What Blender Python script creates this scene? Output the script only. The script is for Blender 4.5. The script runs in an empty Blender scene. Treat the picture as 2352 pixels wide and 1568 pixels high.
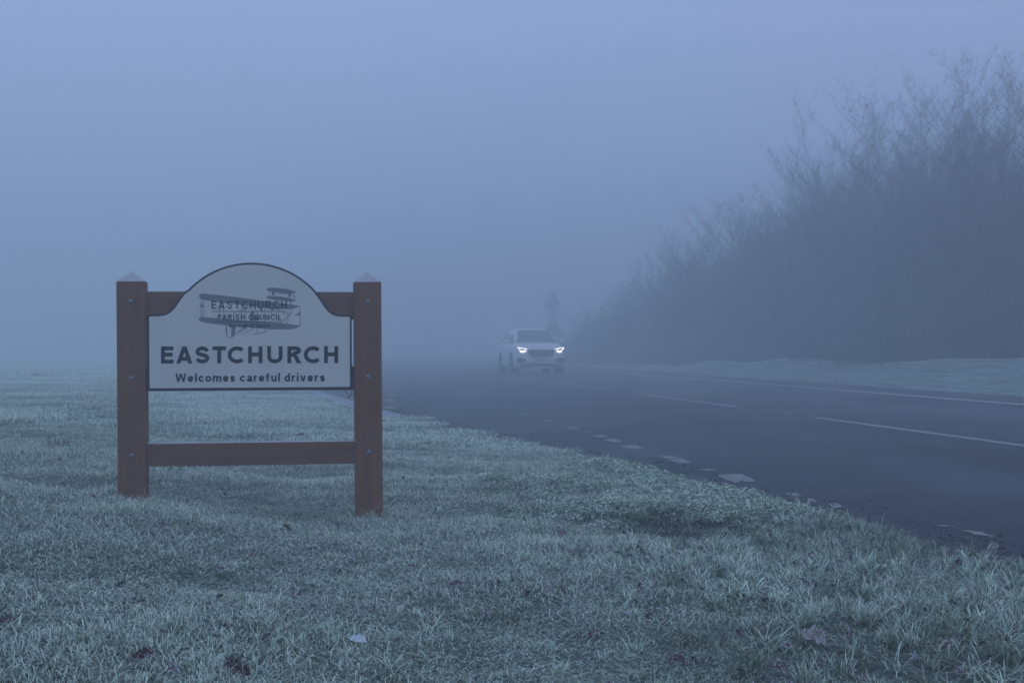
import bpy, math, random
import numpy as np
from mathutils import Vector, Matrix, noise

# ------------------------------------------------------------------ camera, world, light, exposure
S = bpy.context.scene
COL = S.collection
CAM_Z = 0.97
F = 3240.0 / 2352.0                                   # focal length over sensor width (about 50 mm)
cd = bpy.data.cameras.new('camera')
cd.sensor_width = 36.0
cd.lens = 36.0 * F
cd.shift_y = 13.0 / 2352.0
cd.clip_start = 0.05
cd.clip_end = 3000
cam = bpy.data.objects.new('camera', cd)
cam.location = (0, 0, CAM_Z)
cam.rotation_euler = (math.pi / 2, 0, 0)
COL.objects.link(cam)
S.camera = cam

W = bpy.data.worlds.new('World')
S.world = W
W.use_nodes = True
nt = W.node_tree
nt.nodes.clear()
out = nt.nodes.new('ShaderNodeOutputWorld')
bg = nt.nodes.new('ShaderNodeBackground')
nt.links.new(bg.outputs[0], out.inputs['Surface'])
sky = nt.nodes.new('ShaderNodeTexSky')
sky.sky_type = 'NISHITA'
sky.sun_disc = False
sky.sun_elevation = math.radians(3.0)
sky.sun_rotation = math.radians(200.0)
sky.air_density = 1.2
sky.dust_density = 0.5
sky.ozone_density = 3.0
# overcast dawn cloud sheet: blue grey near the horizon, slightly violet overhead and to the right
tc = nt.nodes.new('ShaderNodeTexCoord')
sep = nt.nodes.new('ShaderNodeSeparateXYZ')
nt.links.new(tc.outputs['Generated'], sep.inputs[0])
rmp = nt.nodes.new('ShaderNodeValToRGB')
rmp.color_ramp.interpolation = 'EASE'
cr = rmp.color_ramp
cr.elements[0].position = 0.0
cr.elements[0].color = (3.3, 4.9, 8.2, 1)
cr.elements[1].position = 0.32
cr.elements[1].color = (4.0, 5.5, 9.0, 1)
e = cr.elements.new(0.9)
e.color = (4.1, 5.8, 9.3, 1)
nt.links.new(sep.outputs['Z'], rmp.inputs[0])
vio = nt.nodes.new('ShaderNodeMixRGB')
vio.inputs['Color2'].default_value = (3.9, 4.0, 7.4, 1)
mr = nt.nodes.new('ShaderNodeMapRange')
mr.inputs['From Min'].default_value = -0.1
mr.inputs['From Max'].default_value = 0.45
mr.inputs['To Max'].default_value = 0.6
nt.links.new(sep.outputs['X'], mr.inputs[0])
nt.links.new(mr.outputs[0], vio.inputs[0])
nt.links.new(rmp.outputs[0], vio.inputs['Color1'])
mix = nt.nodes.new('ShaderNodeMixRGB')
mix.inputs[0].default_value = 0.9
nt.links.new(sky.outputs[0], mix.inputs['Color1'])
nt.links.new(vio.outputs[0], mix.inputs['Color2'])
nt.links.new(mix.outputs[0], bg.inputs['Color'])
bg.inputs['Strength'].default_value = 0.112

sd = bpy.data.lights.new('sun', 'SUN')
sd.energy = 0.12
sd.angle = math.radians(40)
sd.color = (0.80, 0.88, 1.0)
sun = bpy.data.objects.new('sun', sd)
sun.rotation_euler = (math.radians(50), 0, math.radians(20))
COL.objects.link(sun)

S.view_settings.view_transform = 'Standard'
S.view_settings.look = 'None'
S.view_settings.exposure = 0.0
S.view_settings.gamma = 1.0
S.cycles.max_bounces = 5
S.cycles.diffuse_bounces = 3
S.cycles.glossy_bounces = 2
S.cycles.transmission_bounces = 2
S.cycles.transparent_max_bounces = 4
S.cycles.volume_bounces = 2
S.cycles.use_denoising = True
S.cycles.use_adaptive_sampling = True
S.cycles.adaptive_threshold = 0.02

random.seed(5)
rng = np.random.default_rng(7)

# ------------------------------------------------------------------ materials
def mat(name, color, rough=0.8, spec=0.3, metal=0.0):
    m = bpy.data.materials.new(name)
    m.use_nodes = True
    b = m.node_tree.nodes['Principled BSDF']
    b.inputs['Base Color'].default_value = (*color, 1)
    b.inputs['Roughness'].default_value = rough
    b.inputs['Specular IOR Level'].default_value = spec
    b.inputs['Metallic'].default_value = metal
    return m

class NB:
    """small node helper"""
    def __init__(s, m):
        s.m = m; s.t = m.node_tree; s.b = s.t.nodes['Principled BSDF']
    def n(s, k, **kw):
        x = s.t.nodes.new(k)
        for a, v in kw.items(): setattr(x, a, v)
        return x
    def l(s, a, b): s.t.links.new(a, b)
    def val(s, node, key, v):
        if hasattr(v, 'is_output'): s.l(v, node.inputs[key])
        else: node.inputs[key].default_value = v
    def noise(s, scale, detail=4, rough=0.55, vec=None, dist=0.0):
        x = s.n('ShaderNodeTexNoise'); x.inputs['Scale'].default_value = scale
        x.inputs['Detail'].default_value = detail; x.inputs['Roughness'].default_value = rough
        x.inputs['Distortion'].default_value = dist
        if vec is not None: s.l(vec, x.inputs['Vector'])
        return x.outputs['Fac']
    def obj(s, scale=(1, 1, 1)):
        c = s.n('ShaderNodeTexCoord'); mp = s.n('ShaderNodeMapping')
        mp.inputs['Scale'].default_value = scale
        s.l(c.outputs['Object'], mp.inputs['Vector'])
        return mp.outputs[0]
    def rng(s, v, a, b, c=0.0, d=1.0):
        x = s.n('ShaderNodeMapRange'); s.l(v, x.inputs[0])
        for i, q in enumerate((a, b, c, d)): x.inputs[i + 1].default_value = q
        return x.outputs[0]
    def math(s, op, a, b=0.0):
        x = s.n('ShaderNodeMath', operation=op)
        s.val(x, 0, a); s.val(x, 1, b)
        return x.outputs[0]
    def mix(s, f, a, b):
        x = s.n('ShaderNodeMixRGB'); s.val(x, 0, f)
        for k, v in ((1, a), (2, b)):
            if hasattr(v, 'is_output'): s.l(v, x.inputs[k])
            else: x.inputs[k].default_value = (*v, 1)
        return x.outputs[0]
    def bump(s, h, strength=0.3, dist=0.01):
        x = s.n('ShaderNodeBump'); x.inputs['Strength'].default_value = strength
        x.inputs['Distance'].default_value = dist
        s.l(h, x.inputs['Height']); s.l(x.outputs[0], s.b.inputs['Normal'])
    def nz(s):
        g = s.n('ShaderNodeNewGeometry'); p = s.n('ShaderNodeSeparateXYZ')
        s.l(g.outputs['Normal'], p.inputs[0]); return p.outputs['Z']
    def base(s, c): s.l(c, s.b.inputs['Base Color'])

FROST = (0.60, 0.66, 0.70)

def wood(name, axis, c1=(0.25, 0.105, 0.040), c2=(0.155, 0.062, 0.024)):
    m = mat(name, c1, 0.7, 0.25)
    b = NB(m)
    sc = {'z': (55, 55, 1.6), 'x': (1.6, 55, 55)}[axis]
    g = b.noise(1.0, 5, 0.6, b.obj(sc), 0.6)
    lo = b.noise(2.2, 3, 0.5, b.obj())
    fine = b.noise(1.0, 2, 0.5, b.obj(tuple(v * 4 for v in sc)))
    c = b.mix(b.rng(g, 0.35, 0.65), c2, c1)
    c = b.mix(b.rng(lo, 0.35, 0.7, 0.0, 0.4), c, (0.175, 0.098, 0.066))
    frn = b.noise(130, 3, 0.6, b.obj())
    speck = b.rng(b.math('ADD', frn, b.math('MULTIPLY', fine, 0.25)), 0.70, 0.88, 0.0, 0.22)
    c = b.mix(speck, c, FROST)
    ps = b.n('ShaderNodeSeparateXYZ'); gg = b.n('ShaderNodeNewGeometry'); b.l(gg.outputs['Position'], ps.inputs[0])
    c = b.mix(b.math('MULTIPLY', b.rng(ps.outputs['Z'], 0.35, 1.3, 0.0, 0.03), b.rng(frn, 0.3, 0.7, 0.4, 1.0)), c, FROST)
    up = b.math('MULTIPLY', b.rng(b.nz(), 0.25, 0.6), b.rng(frn, 0.25, 0.6, 0.40, 0.72))
    c = b.mix(up, c, FROST)
    b.base(c)
    b.bump(g, 0.35, 0.004)
    return m

M = {}
M['wood_v'] = wood('brown_timber_upright', 'z')
M['wood_h'] = wood('brown_timber_rail', 'x')
M['frost'] = mat('hoar_frost', FROST, 0.9)
M['bolt'] = mat('galvanised_bolt', (0.22, 0.25, 0.27), 0.5, 0.5, 0.4)
M['board_edge'] = mat('navy_border', (0.022, 0.030, 0.045), 0.5, 0.3)
M['ink'] = mat('navy_lettering', (0.018, 0.026, 0.042), 0.5, 0.3)
M['ink2'] = mat('slate_lettering', (0.035, 0.050, 0.075), 0.5, 0.3)
M['emblem'] = mat('grey_print', (0.22, 0.225, 0.25), 0.5, 0.3)

def face_mat():
    m = mat('cream_sign_face', (0.60, 0.60, 0.58), 0.35, 0.4)
    b = NB(m)
    c = b.mix(b.rng(b.noise(3, 4, 0.6, b.obj()), 0.35, 0.7), (0.74, 0.725, 0.665), (0.66, 0.655, 0.61))
    sp = b.rng(b.noise(160, 2, 0.5, b.obj()), 0.72, 0.80, 0, 0.5)
    b.base(b.mix(sp, c, (0.3, 0.3, 0.3)))
    b.l(b.rng(b.noise(9, 3, 0.5, b.obj()), 0.3, 0.7, 0.35, 0.6), b.b.inputs['Roughness'])
    return m
M['face'] = face_mat()

def ground_mat():
    m = mat('frosted_turf', (0.2, 0.25, 0.22), 0.95, 0.1)
    b = NB(m)
    o = b.obj()
    big = b.noise(0.35, 4, 0.6, o)
    midn = b.noise(2.4, 5, 0.65, o)
    fine = b.noise(26, 4, 0.7, o)
    c = b.mix(b.rng(fine, 0.35, 0.68), (0.075, 0.105, 0.065), (0.56, 0.70, 0.64))
    c = b.mix(b.rng(midn, 0.48, 0.72, 0, 0.7), c, (0.12, 0.15, 0.085))
    c = b.mix(b.rng(big, 0.42, 0.7, 0, 0.4), c, (0.42, 0.47, 0.45))
    # bare soil hollow beside the weeds
    a = b.n('ShaderNodeAttribute'); a.attribute_name = 'soil'
    c = b.mix(a.outputs['Fac'], c, (0.035, 0.024, 0.018))
    ah = b.n('ShaderNodeAttribute'); ah.attribute_name = 'thatch_shade'
    c = b.mix(ah.outputs['Fac'], c, (0.055, 0.065, 0.045))  # thatch tone, with the shade between near blades painted in
    b.base(c)
    b.bump(fine, 0.8, 0.04)
    return m
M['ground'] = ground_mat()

def asphalt(name, c1, c2, rough=(0.45, 0.75)):
    m = mat(name, c1, 0.6, 0.15)
    b = NB(m)
    o = b.obj()
    fine = b.noise(75, 4, 0.8, o)
    st = b.noise(1.0, 4, 0.6, b.obj((1.1, 0.05, 1)), 0.3)
    big = b.noise(0.5, 4, 0.6, o)
    c = b.mix(b.rng(st, 0.35, 0.65), c1, c2)
    c = b.mix(b.rng(fine, 0.45, 0.70, 0, 0.6), c, (0.105, 0.11, 0.115))
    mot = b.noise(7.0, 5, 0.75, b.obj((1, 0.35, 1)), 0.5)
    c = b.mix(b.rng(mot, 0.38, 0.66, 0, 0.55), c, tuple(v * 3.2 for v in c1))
    painted_sheen = b.noise(1.0, 3, 0.5, b.obj((0.35, 0.07, 1)), 0.8)
    c = b.mix(b.rng(painted_sheen, 0.42, 0.64, 0, 0.75), c, (0.095, 0.11, 0.14))  # pale bluish streaks: the road's sheen painted into the colour
    pat = b.noise(1.0, 3, 0.5, b.obj((0.55, 0.12, 1)), 1.0)
    c = b.mix(b.rng(pat, 0.50, 0.56, 0, 0.28), c, tuple(v * 0.5 for v in c1))
    crk = b.noise(1.6, 6, 0.75, b.obj((1, 0.6, 1)), 1.2)
    c = b.mix(b.math('MULTIPLY', b.rng(crk, 0.485, 0.50), b.rng(crk, 0.515, 0.50, 0, 0.6)), c, (0.018, 0.019, 0.02))
    b.base(c)
    b.l(b.rng(big, 0.35, 0.65, *rough), b.b.inputs['Roughness'])
    b.bump(fine, 0.9, 0.012)
    return m
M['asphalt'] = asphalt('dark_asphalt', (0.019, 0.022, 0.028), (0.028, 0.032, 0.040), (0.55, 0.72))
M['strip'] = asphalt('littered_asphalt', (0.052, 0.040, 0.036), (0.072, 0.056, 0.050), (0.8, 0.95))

def paint_mat():
    m = mat('worn_road_paint', (0.4, 0.4, 0.38), 0.8, 0.2)
    b = NB(m)
    o = b.obj()
    w = b.noise(16, 6, 0.8, o, 0.8)
    c = b.mix(b.rng(w, 0.46, 0.62), (0.31, 0.285, 0.27), (0.085, 0.083, 0.085))
    b.base(c)
    b.bump(w, 0.3, 0.003)
    return m
M['paint'] = paint_mat()
def paint_faint():
    m = mat('faded_road_paint', (0.2, 0.2, 0.2), 0.8, 0.2)
    b = NB(m)
    w = b.noise(9, 6, 0.8, b.obj(), 0.6)
    b.base(b.mix(b.rng(w, 0.40, 0.62), (0.38, 0.36, 0.37), (0.17, 0.165, 0.17)))
    return m
M['paint_faint'] = paint_faint()

def path_mat():
    m = mat('frosted_footway', (0.3, 0.3, 0.32), 0.9, 0.1)
    b = NB(m)
    n1 = b.noise(7, 5, 0.7, b.obj())
    b.base(b.mix(b.rng(n1, 0.35, 0.7), (0.36, 0.38, 0.41), (0.18, 0.19, 0.21)))
    return m
M['path'] = path_mat()
M['line_far'] = mat('thin_white_line', (0.62, 0.60, 0.60), .8, .2)

def blade_mat(name, root, mid, straw=0.08, frost_gain=1.0):
    m = mat(name, mid, 0.85, 0.15)
    b = NB(m)
    at = b.n('ShaderNodeAttribute'); at.attribute_name = 'along'
    ar = b.n('ShaderNodeAttribute'); ar.attribute_name = 'rnd'
    fr = b.n('ShaderNodeAttribute'); fr.attribute_type = 'INSTANCER'; fr.attribute_name = 'frost'
    tn = b.n('ShaderNodeAttribute'); tn.attribute_type = 'INSTANCER'; tn.attribute_name = 'tone'
    t = at.outputs['Fac']; r = ar.outputs['Fac']; f = fr.outputs['Fac']; tone = tn.outputs['Fac']
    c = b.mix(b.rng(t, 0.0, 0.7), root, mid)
    c = b.mix(b.math('MULTIPLY', b.rng(r, 1 - straw, 1 - straw + 0.02), 0.8), c, (0.22, 0.165, 0.10))
    c = b.mix(b.math('MULTIPLY', tone, 0.6), c, (0.115, 0.115, 0.070))
    # frost crust: heavier towards tips, on upper sides, broken by noise
    nn = b.noise(240, 2, 0.5, b.obj())
    k = b.math('ADD', b.rng(t, 0.05, 0.8, -0.12, 0.98), b.math('MULTIPLY', b.math('SUBTRACT', nn, 0.5), 0.9))
    rr = b.math('FRACT', b.math('MULTIPLY', r, 7.31))
    k = b.math('ADD', k, b.math('MULTIPLY', b.math('SUBTRACT', rr, 0.36), 1.0))
    k = b.math('MULTIPLY', b.math('MINIMUM', b.math('MAXIMUM', k, 0.0), 1.0), b.math('MULTIPLY', f, frost_gain))
    c = b.mix(k, c, (0.88, 1.0, 0.81))
    b.base(c)
    return m
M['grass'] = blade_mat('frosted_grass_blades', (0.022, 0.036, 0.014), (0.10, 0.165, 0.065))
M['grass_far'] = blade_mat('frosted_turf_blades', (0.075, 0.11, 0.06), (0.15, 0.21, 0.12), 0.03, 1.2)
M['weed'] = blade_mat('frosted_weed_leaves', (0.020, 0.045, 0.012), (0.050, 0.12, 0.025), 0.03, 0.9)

def bark_mat():
    m = mat('frosted_bark', (0.07, 0.06, 0.055), 0.9, 0.1)
    b = NB(m)
    n1 = b.noise(14, 4, 0.6, b.obj((1, 1, 0.3)))
    c = b.mix(b.rng(n1, 0.3, 0.7), (0.045, 0.037, 0.034), (0.11, 0.09, 0.085))
    b.base(b.mix(b.rng(b.nz(), 0.3, 0.9, 0, 0.35), c, (0.28, 0.29, 0.31)))
    return m
M['bark'] = bark_mat()
M['twig'] = mat('frosted_twigs', (0.060, 0.046, 0.050), 0.9, 0.1)
M['thicket'] = mat('frosted_undergrowth', (0.055, 0.060, 0.048), 0.9, 0.1)

def leaf_mat(name, col, frost):
    m = mat(name, col, 0.75, 0.2)
    b = NB(m)
    n1 = b.noise(60, 4, 0.7, b.obj())
    c = b.mix(b.rng(n1, 0.35, 0.7), tuple(v * 0.6 for v in col), col)
    a = b.n('ShaderNodeAttribute'); a.attribute_name = 'rim'
    k = b.math('ADD', b.math('MULTIPLY', a.outputs['Fac'], 0.40), b.rng(b.noise(150, 3, 0.6, b.obj()), 0.62 - frost * 0.4, 0.85 - frost * 0.4, 0, 0.9))
    b.base(b.mix(b.math('MINIMUM', k, 1.0), c, FROST))
    return m

# ------------------------------------------------------------------ object helpers
def link(o, parent=None):
    COL.objects.link(o)
    if parent is not None: o.parent = parent
    return o

def meshobj(name, verts, faces, m, parent=None, smooth=False):
    me = bpy.data.meshes.new(name)
    me.from_pydata([tuple(v) for v in verts], [], faces)
    if m is not None: me.materials.append(m)
    if smooth: me.polygons.foreach_set('use_smooth', [True] * len(me.polygons))
    me.update()
    return link(bpy.data.objects.new(name, me), parent)

def empty(name, loc=(0, 0, 0), rz=0.0):
    o = bpy.data.objects.new(name, None)
    o.location = loc; o.rotation_euler = (0, 0, rz); o.empty_display_size = 0.2
    return link(o)

def tag(o, label=None, cat=None, group=None, kind=None):
    if label: o['label'] = label
    if cat: o['category'] = cat
    if group: o['group'] = group
    if kind: o['kind'] = kind
    return o

class MB:
    def __init__(s): s.v = []; s.f = []
    def add(s, v, f):
        k = len(s.v); s.v += [tuple(p) for p in v]; s.f += [tuple(i + k for i in q) for q in f]
    def box(s, x0, x1, y0, y1, z0, z1):
        s.add([(x0, y0, z0), (x1, y0, z0), (x1, y1, z0), (x0, y1, z0), (x0, y0, z1), (x1, y0, z1), (x1, y1, z1), (x0, y1, z1)],
              [(0, 3, 2, 1), (4, 5, 6, 7), (0, 1, 5, 4), (1, 2, 6, 5), (2, 3, 7, 6), (3, 0, 4, 7)])
    def tube(s, pts, rad, n=6, caps=True):
        pts = [Vector(p) for p in pts]
        if not hasattr(rad, '__len__'): rad = [rad] * len(pts)
        rings = []
        for i, p in enumerate(pts):
            d = (pts[min(i + 1, len(pts) - 1)] - pts[max(i - 1, 0)]).normalized()
            a = d.cross(Vector((0, 0, 1)) if abs(d.z) < 0.9 else Vector((1, 0, 0))).normalized()
            b = d.cross(a)
            rings.append([p + (a * math.cos(t * 2 * math.pi / n) + b * math.sin(t * 2 * math.pi / n)) * rad[i] for t in range(n)])
        v = [q for r in rings for q in r]
        f = [(i * n + j, i * n + (j + 1) % n, (i + 1) * n + (j + 1) % n, (i + 1) * n + j) for i in range(len(pts) - 1) for j in range(n)]
        if caps: f += [tuple(range(n - 1, -1, -1)), tuple(range((len(pts) - 1) * n, len(pts) * n))]
        s.add(v, f)
    def build(s, name, m, parent=None, smooth=False): return meshobj(name, s.v, s.f, m, parent, smooth)

def bevel(o, w, seg=2):
    md = o.modifiers.new('bevel', 'BEVEL'); md.width = w; md.segments = seg; md.limit_method = 'ANGLE'
    md.angle_limit = math.radians(35)
    return o

# ------------------------------------------------------------------ terrain
EY = [-30, 0, 4, 6.3, 7.6, 8.7, 9.9, 12.0, 14.7, 17.8, 21.9, 30.5, 45, 70, 120, 400]
EX = [8.0, 3.25, 2.75, 2.29, 1.93, 1.67, 1.29, 0.84, -0.08, -0.97, -2.0, -4.1, -6.9, -11.0, -18.6, -61]
def xe(y): return np.interp(y, EY, EX)
def xr(y): return 10.02 - 0.153 * (y - 27.6)
def far_line(y): return 8.64 - 0.153 * (y - 23.8)
def centre_line(y): return 4.15 - 0.155 * (y - 19.6)
HOLE = (0.80, 7.35)

def sstep(a, b, v):
    t = np.clip((v - a) / (b - a), 0, 1); return t * t * (3 - 2 * t)

_ph = rng.uniform(0, 6.28, 24); _dr = rng.uniform(0, 6.28, 24); _fr = np.geomspace(0.25, 8.0, 24)
def lumps(x, y, lo=0, hi=24):
    z = 0
    for k in range(lo, hi):
        z = z + np.sin((x * np.cos(_dr[k]) + y * np.sin(_dr[k])) * _fr[k] * 2.2 + _ph[k] + 1.3 * np.sin(0.7 * _fr[k] * (x * np.sin(_dr[k]) - y * np.cos(_dr[k])))) / (_fr[k] ** 0.7)
    return z / 4.0

def ground_z(x, y):
    s = xe(y) - x
    left = 0.012 + 0.035 * sstep(0.1, 2.2, s) + 0.125 * np.clip(s - 3.0, 0, 1.7) + 0.006 * np.clip(s - 4.9, 0, 6)
    left = left - 0.0052 * np.clip(y - 18, 0, 190) * sstep(1.0, 5.0, s)
    left = left + 0.028 * lumps(x, y, 6, 24) * sstep(0.0, 0.8, s)
    hd = np.hypot((x - HOLE[0]) / 0.30, (y - HOLE[1]) / 0.20)
    left = left - 0.05 * (1 - sstep(0.3, 1.2, hd)) + 0.06 * np.exp(-(((x - 0.8) / 0.5) ** 2 + ((y - 7.85) / 0.22) ** 2))
    r = x - xr(y)
    H = np.clip(0.67 - 0.0145 * (y - 31), 0.04, 0.70)
    right = 0.02 + 0.10 * sstep(0.0, 0.3, r) * np.clip(H * 3, 0, 1) + np.clip(H - 0.12, 0, 1) * sstep(0.1, 1.75, r) + 0.05 * lumps(x, y, 3, 14) * sstep(0, 1.0, r)
    z = np.where(s > 0, left, np.where(r > 0, right, -0.03))
    edge = np.where(s > 0, sstep(0, 0.10, s), np.where(r > 0, sstep(0, 0.15, r), 0))
    return -0.03 * (1 - edge) + z * edge

def axis(vals):
    a = []
    for lo, hi, st in vals: a += list(np.arange(lo, hi, st))
    return np.array(a)
gx = axis([(-380, -100, 28), (-100, -30, 7), (-30, -8, 1.1), (-8, -3, 0.3), (-3, 3.8, 0.07), (3.8, 8, 0.6), (8, 16, 0.28), (16, 40, 1.5), (40, 100, 7), (100, 381, 28)])
gy = axis([(-50, -5, 5), (-5, 2.4, 0.6), (2.4, 14, 0.07), (14, 40, 0.3), (40, 70, 0.7), (70, 130, 4), (130, 581, 25)])
X, Y = np.meshgrid(gx, gy)
Z = ground_z(X, Y)
nx, ny = len(gx), len(gy)
me = bpy.data.meshes.new('ground')
idx = np.arange(nx * ny).reshape(ny, nx)
q = np.stack([idx[:-1, :-1], idx[:-1, 1:], idx[1:, 1:], idx[1:, :-1]], -1).reshape(-1, 4)

def fast_mesh(name, V, Q, T=None):
    me = bpy.data.meshes.new(name)
    nq = len(Q) if Q is not None else 0
    nt_ = len(T) if T is not None else 0
    me.vertices.add(len(V)); me.vertices.foreach_set('co', V.astype(np.float32).ravel())
    li = []
    if nq: li.append(Q.ravel())
    if nt_: li.append(T.ravel())
    li = np.concatenate(li).astype(np.int32)
    me.loops.add(len(li)); me.loops.foreach_set('vertex_index', li)
    me.polygons.add(nq + nt_)
    st = np.concatenate([np.arange(nq) * 4, nq * 4 + np.arange(nt_) * 3]).astype(np.int32)
    me.polygons.foreach_set('loop_start', st)
    me.update(calc_edges=True)
    return me

me = fast_mesh('ground', np.stack([X, Y, Z], -1).reshape(-1, 3), q)
me.polygons.foreach_set('use_smooth', [True] * len(me.polygons))
at = me.attributes.new('soil', 'FLOAT', 'POINT')
hd = np.hypot((X - HOLE[0]) / 0.34, (Y - HOLE[1] + 0.1) / 0.32)
soil = 1 - sstep(0.7, 1.15, hd)
soil = np.maximum(soil, np.where((xe(Y) - X > -0.05) & (xe(Y) - X < 0.12), 0.8, 0))
at.data.foreach_set('value', soil.ravel().astype(np.float32))
at = me.attributes.new('thatch_shade', 'FLOAT', 'POINT')
at.data.foreach_set('value', (0.85 * (1 - sstep(12, 30, Y))).ravel().astype(np.float32))  # near ground darkened to paint depth under the grass, far ground left pale
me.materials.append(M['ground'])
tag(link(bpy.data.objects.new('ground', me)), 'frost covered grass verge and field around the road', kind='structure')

ry = np.concatenate([np.arange(-25, 60, 1.0), np.arange(60, 400, 10.0)])
v = []; f = []
for i, y in enumerate(ry):
    v += [(float(xe(y)) - 0.0 - 0.5, y, 0.0), (float(xr(y)) + 0.3, y, 0.0)]
    if i: f.append((2 * i - 2, 2 * i - 1, 2 * i + 1, 2 * i))
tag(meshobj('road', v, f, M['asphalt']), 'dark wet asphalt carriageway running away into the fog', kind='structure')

v = []; f = []
for i, y in enumerate(ry):
    v += [(float(far_line(y)) + 0.3, y, 0.004), (float(xr(y)) + 0.28, y, 0.004)]
    if i: f.append((2 * i - 2, 2 * i - 1, 2 * i + 1, 2 * i))
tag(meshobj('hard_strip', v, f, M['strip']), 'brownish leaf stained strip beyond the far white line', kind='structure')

py_ = np.arange(19.0, 60.0, 0.5); v = []; f = []
for i, y in enumerate(py_):
    x1 = float(xe(y)) - 0.12
    wj = 0.42 + 0.10 * math.sin(y * 1.7) + 0.05 * math.sin(y * 4.1)
    v += [(x1, y, 0.035), (x1 - wj, y, 0.040), (x1 - wj, y, -0.1), (x1, y, -0.1)]
    if i:
        a = 4 * i
        f += [(a - 4, a, a + 1, a - 3), (a - 3, a + 1, a + 2, a - 2), (a - 1, a + 3, a, a - 4)]
tag(meshobj('path', v, f, M['path']), 'pale frosted edging strip along the near road edge', kind='structure')

# painted markings: lines 8 mm above
def ribbon(b, fx, y0, y1, w, z=0.004, step=0.5, jit=0.006):
    ys = np.arange(y0, y1 + 1e-6, step)
    k = len(b.v)
    for i, y in enumerate(ys):
        x = float(fx(y))
        b.v += [(x - w / 2 + random.uniform(-jit, jit), float(y), z), (x + w / 2 + random.uniform(-jit, jit), float(y), z)]
        if i: b.f.append((k + 2 * i - 2, k + 2 * i - 1, k + 2 * i + 1, k + 2 * i))
b = MB(); ribbon(b, far_line, 6, 120, 0.17)
tag(b.build('edge_line', M['line_far']), 'continuous thin white line on the far side of the road', kind='structure')
b = MB()
for (a0, a1) in ((4.5, 10.6), (13.4, 19.6), (22.6, 28.9), (31.7, 37.9), (40.9, 47), (50, 56), (59, 65), (68, 74)):
    ribbon(b, centre_line, a0, a1, 0.145)
for (a0, a1) in ((20.4, 20.8), (21.3, 21.6), (30.0, 30.5)):
    ribbon(b, lambda y: centre_line(y) + 0.02, a0, a1, 0.07, step=0.1, jit=0.015)
tag(b.build('centre_line', M['paint_faint']), 'broken white line along the middle of the road', kind='structure')

def gp(px, py, z=0.0):
    """point of the plane at height z seen at a pixel of the 2352 wide photograph"""
    d = (CAM_Z - z) * 3240.0 / (py - 797.0)
    return ((px - 1176.0) / 3240.0 * d, d)

def z5(x, y): return ((1400 + x / 1.8092) / 1.6327, (1300 + y / 1.8092) / 1.6327)
def z6(x, y): return ((2600 + x / 1.8968) / 1.6327, (1300 + y / 1.8968) / 1.6327)
blocks = [z5(1920, 742) + z5(2090, 762), z5(1990, 762) + z5(2165, 792), z6(35, 870) + z6(170, 884), z6(155, 905) + z6(460, 968),
          z6(650, 1040) + z6(775, 1063), z6(805, 1080) + z6(885, 1110), z6(960, 1110) + z6(1060, 1150), z6(1700, 1262) + z6(1880, 1290),
          z6(1910, 1295) + z6(2165, 1368), z5(1665, 668) + z5(1845, 695), z5(1560, 625) + z5(1695, 648), z5(1480, 598) + z5(1600, 617),
          z5(1438, 573) + z5(1480, 581), z5(1305, 545) + z5(1405, 560), z5(1140, 495) + z5(1230, 508), z5(990, 452) + z5(1080, 461),
          z5(870, 411) + z5(935, 418), z5(755, 382) + z5(830, 390), z5(205, 353) + z5(270, 360), z5(470, 303) + z5(510, 308),
          z5(70, 355) + z5(165, 371), z5(60, 330) + z5(180, 337), z5(60, 402) + z5(155, 422), z5(420, 288) + z5(440, 293)]
b = MB()
for (x0, y0, x1, y1) in blocks:
    xa, ya = gp(x0, y0); xb, yb = gp((x0 + x1) / 2, y0); xc, yc = gp(x1, y1)
    # worn lozenge: the far edge sits left, the near edge right, both ragged
    far_l, far_r = gp(x0, y0 + 0.15 * (y1 - y0)), gp(x0 + 0.62 * (x1 - x0), y0)
    near_r, near_l = gp(x1, y1 - 0.15 * (y1 - y0)), gp(x0 + 0.45 * (x1 - x0), y1)
    if y0 > 1180:                                       # only a sliver shows beside the overgrown edge
        near_l, far_r = gp(x0 + 0.40 * (x1 - x0), y0 + 0.62 * (y1 - y0)), gp(x0 + 0.5 * (x1 - x0), y0 + 0.28 * (y1 - y0))
    ring = [far_l, near_l, near_r, far_r]
    pts = []
    for i in range(4):
        p, r2 = ring[i], ring[(i + 1) % 4]
        for t in (0, 0.2, 0.4, 0.6, 0.8):
            j = 0.008
            pts.append((p[0] + (r2[0] - p[0]) * t + random.uniform(-j, j), p[1] + (r2[1] - p[1]) * t + random.uniform(-j, j) * 2, 0.004))
    b.add(pts, [tuple(range(len(pts)))])
tag(b.build('worn_edge_marking', M['paint']), 'worn broken white paint blocks along the near road edge', kind='structure')

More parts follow.
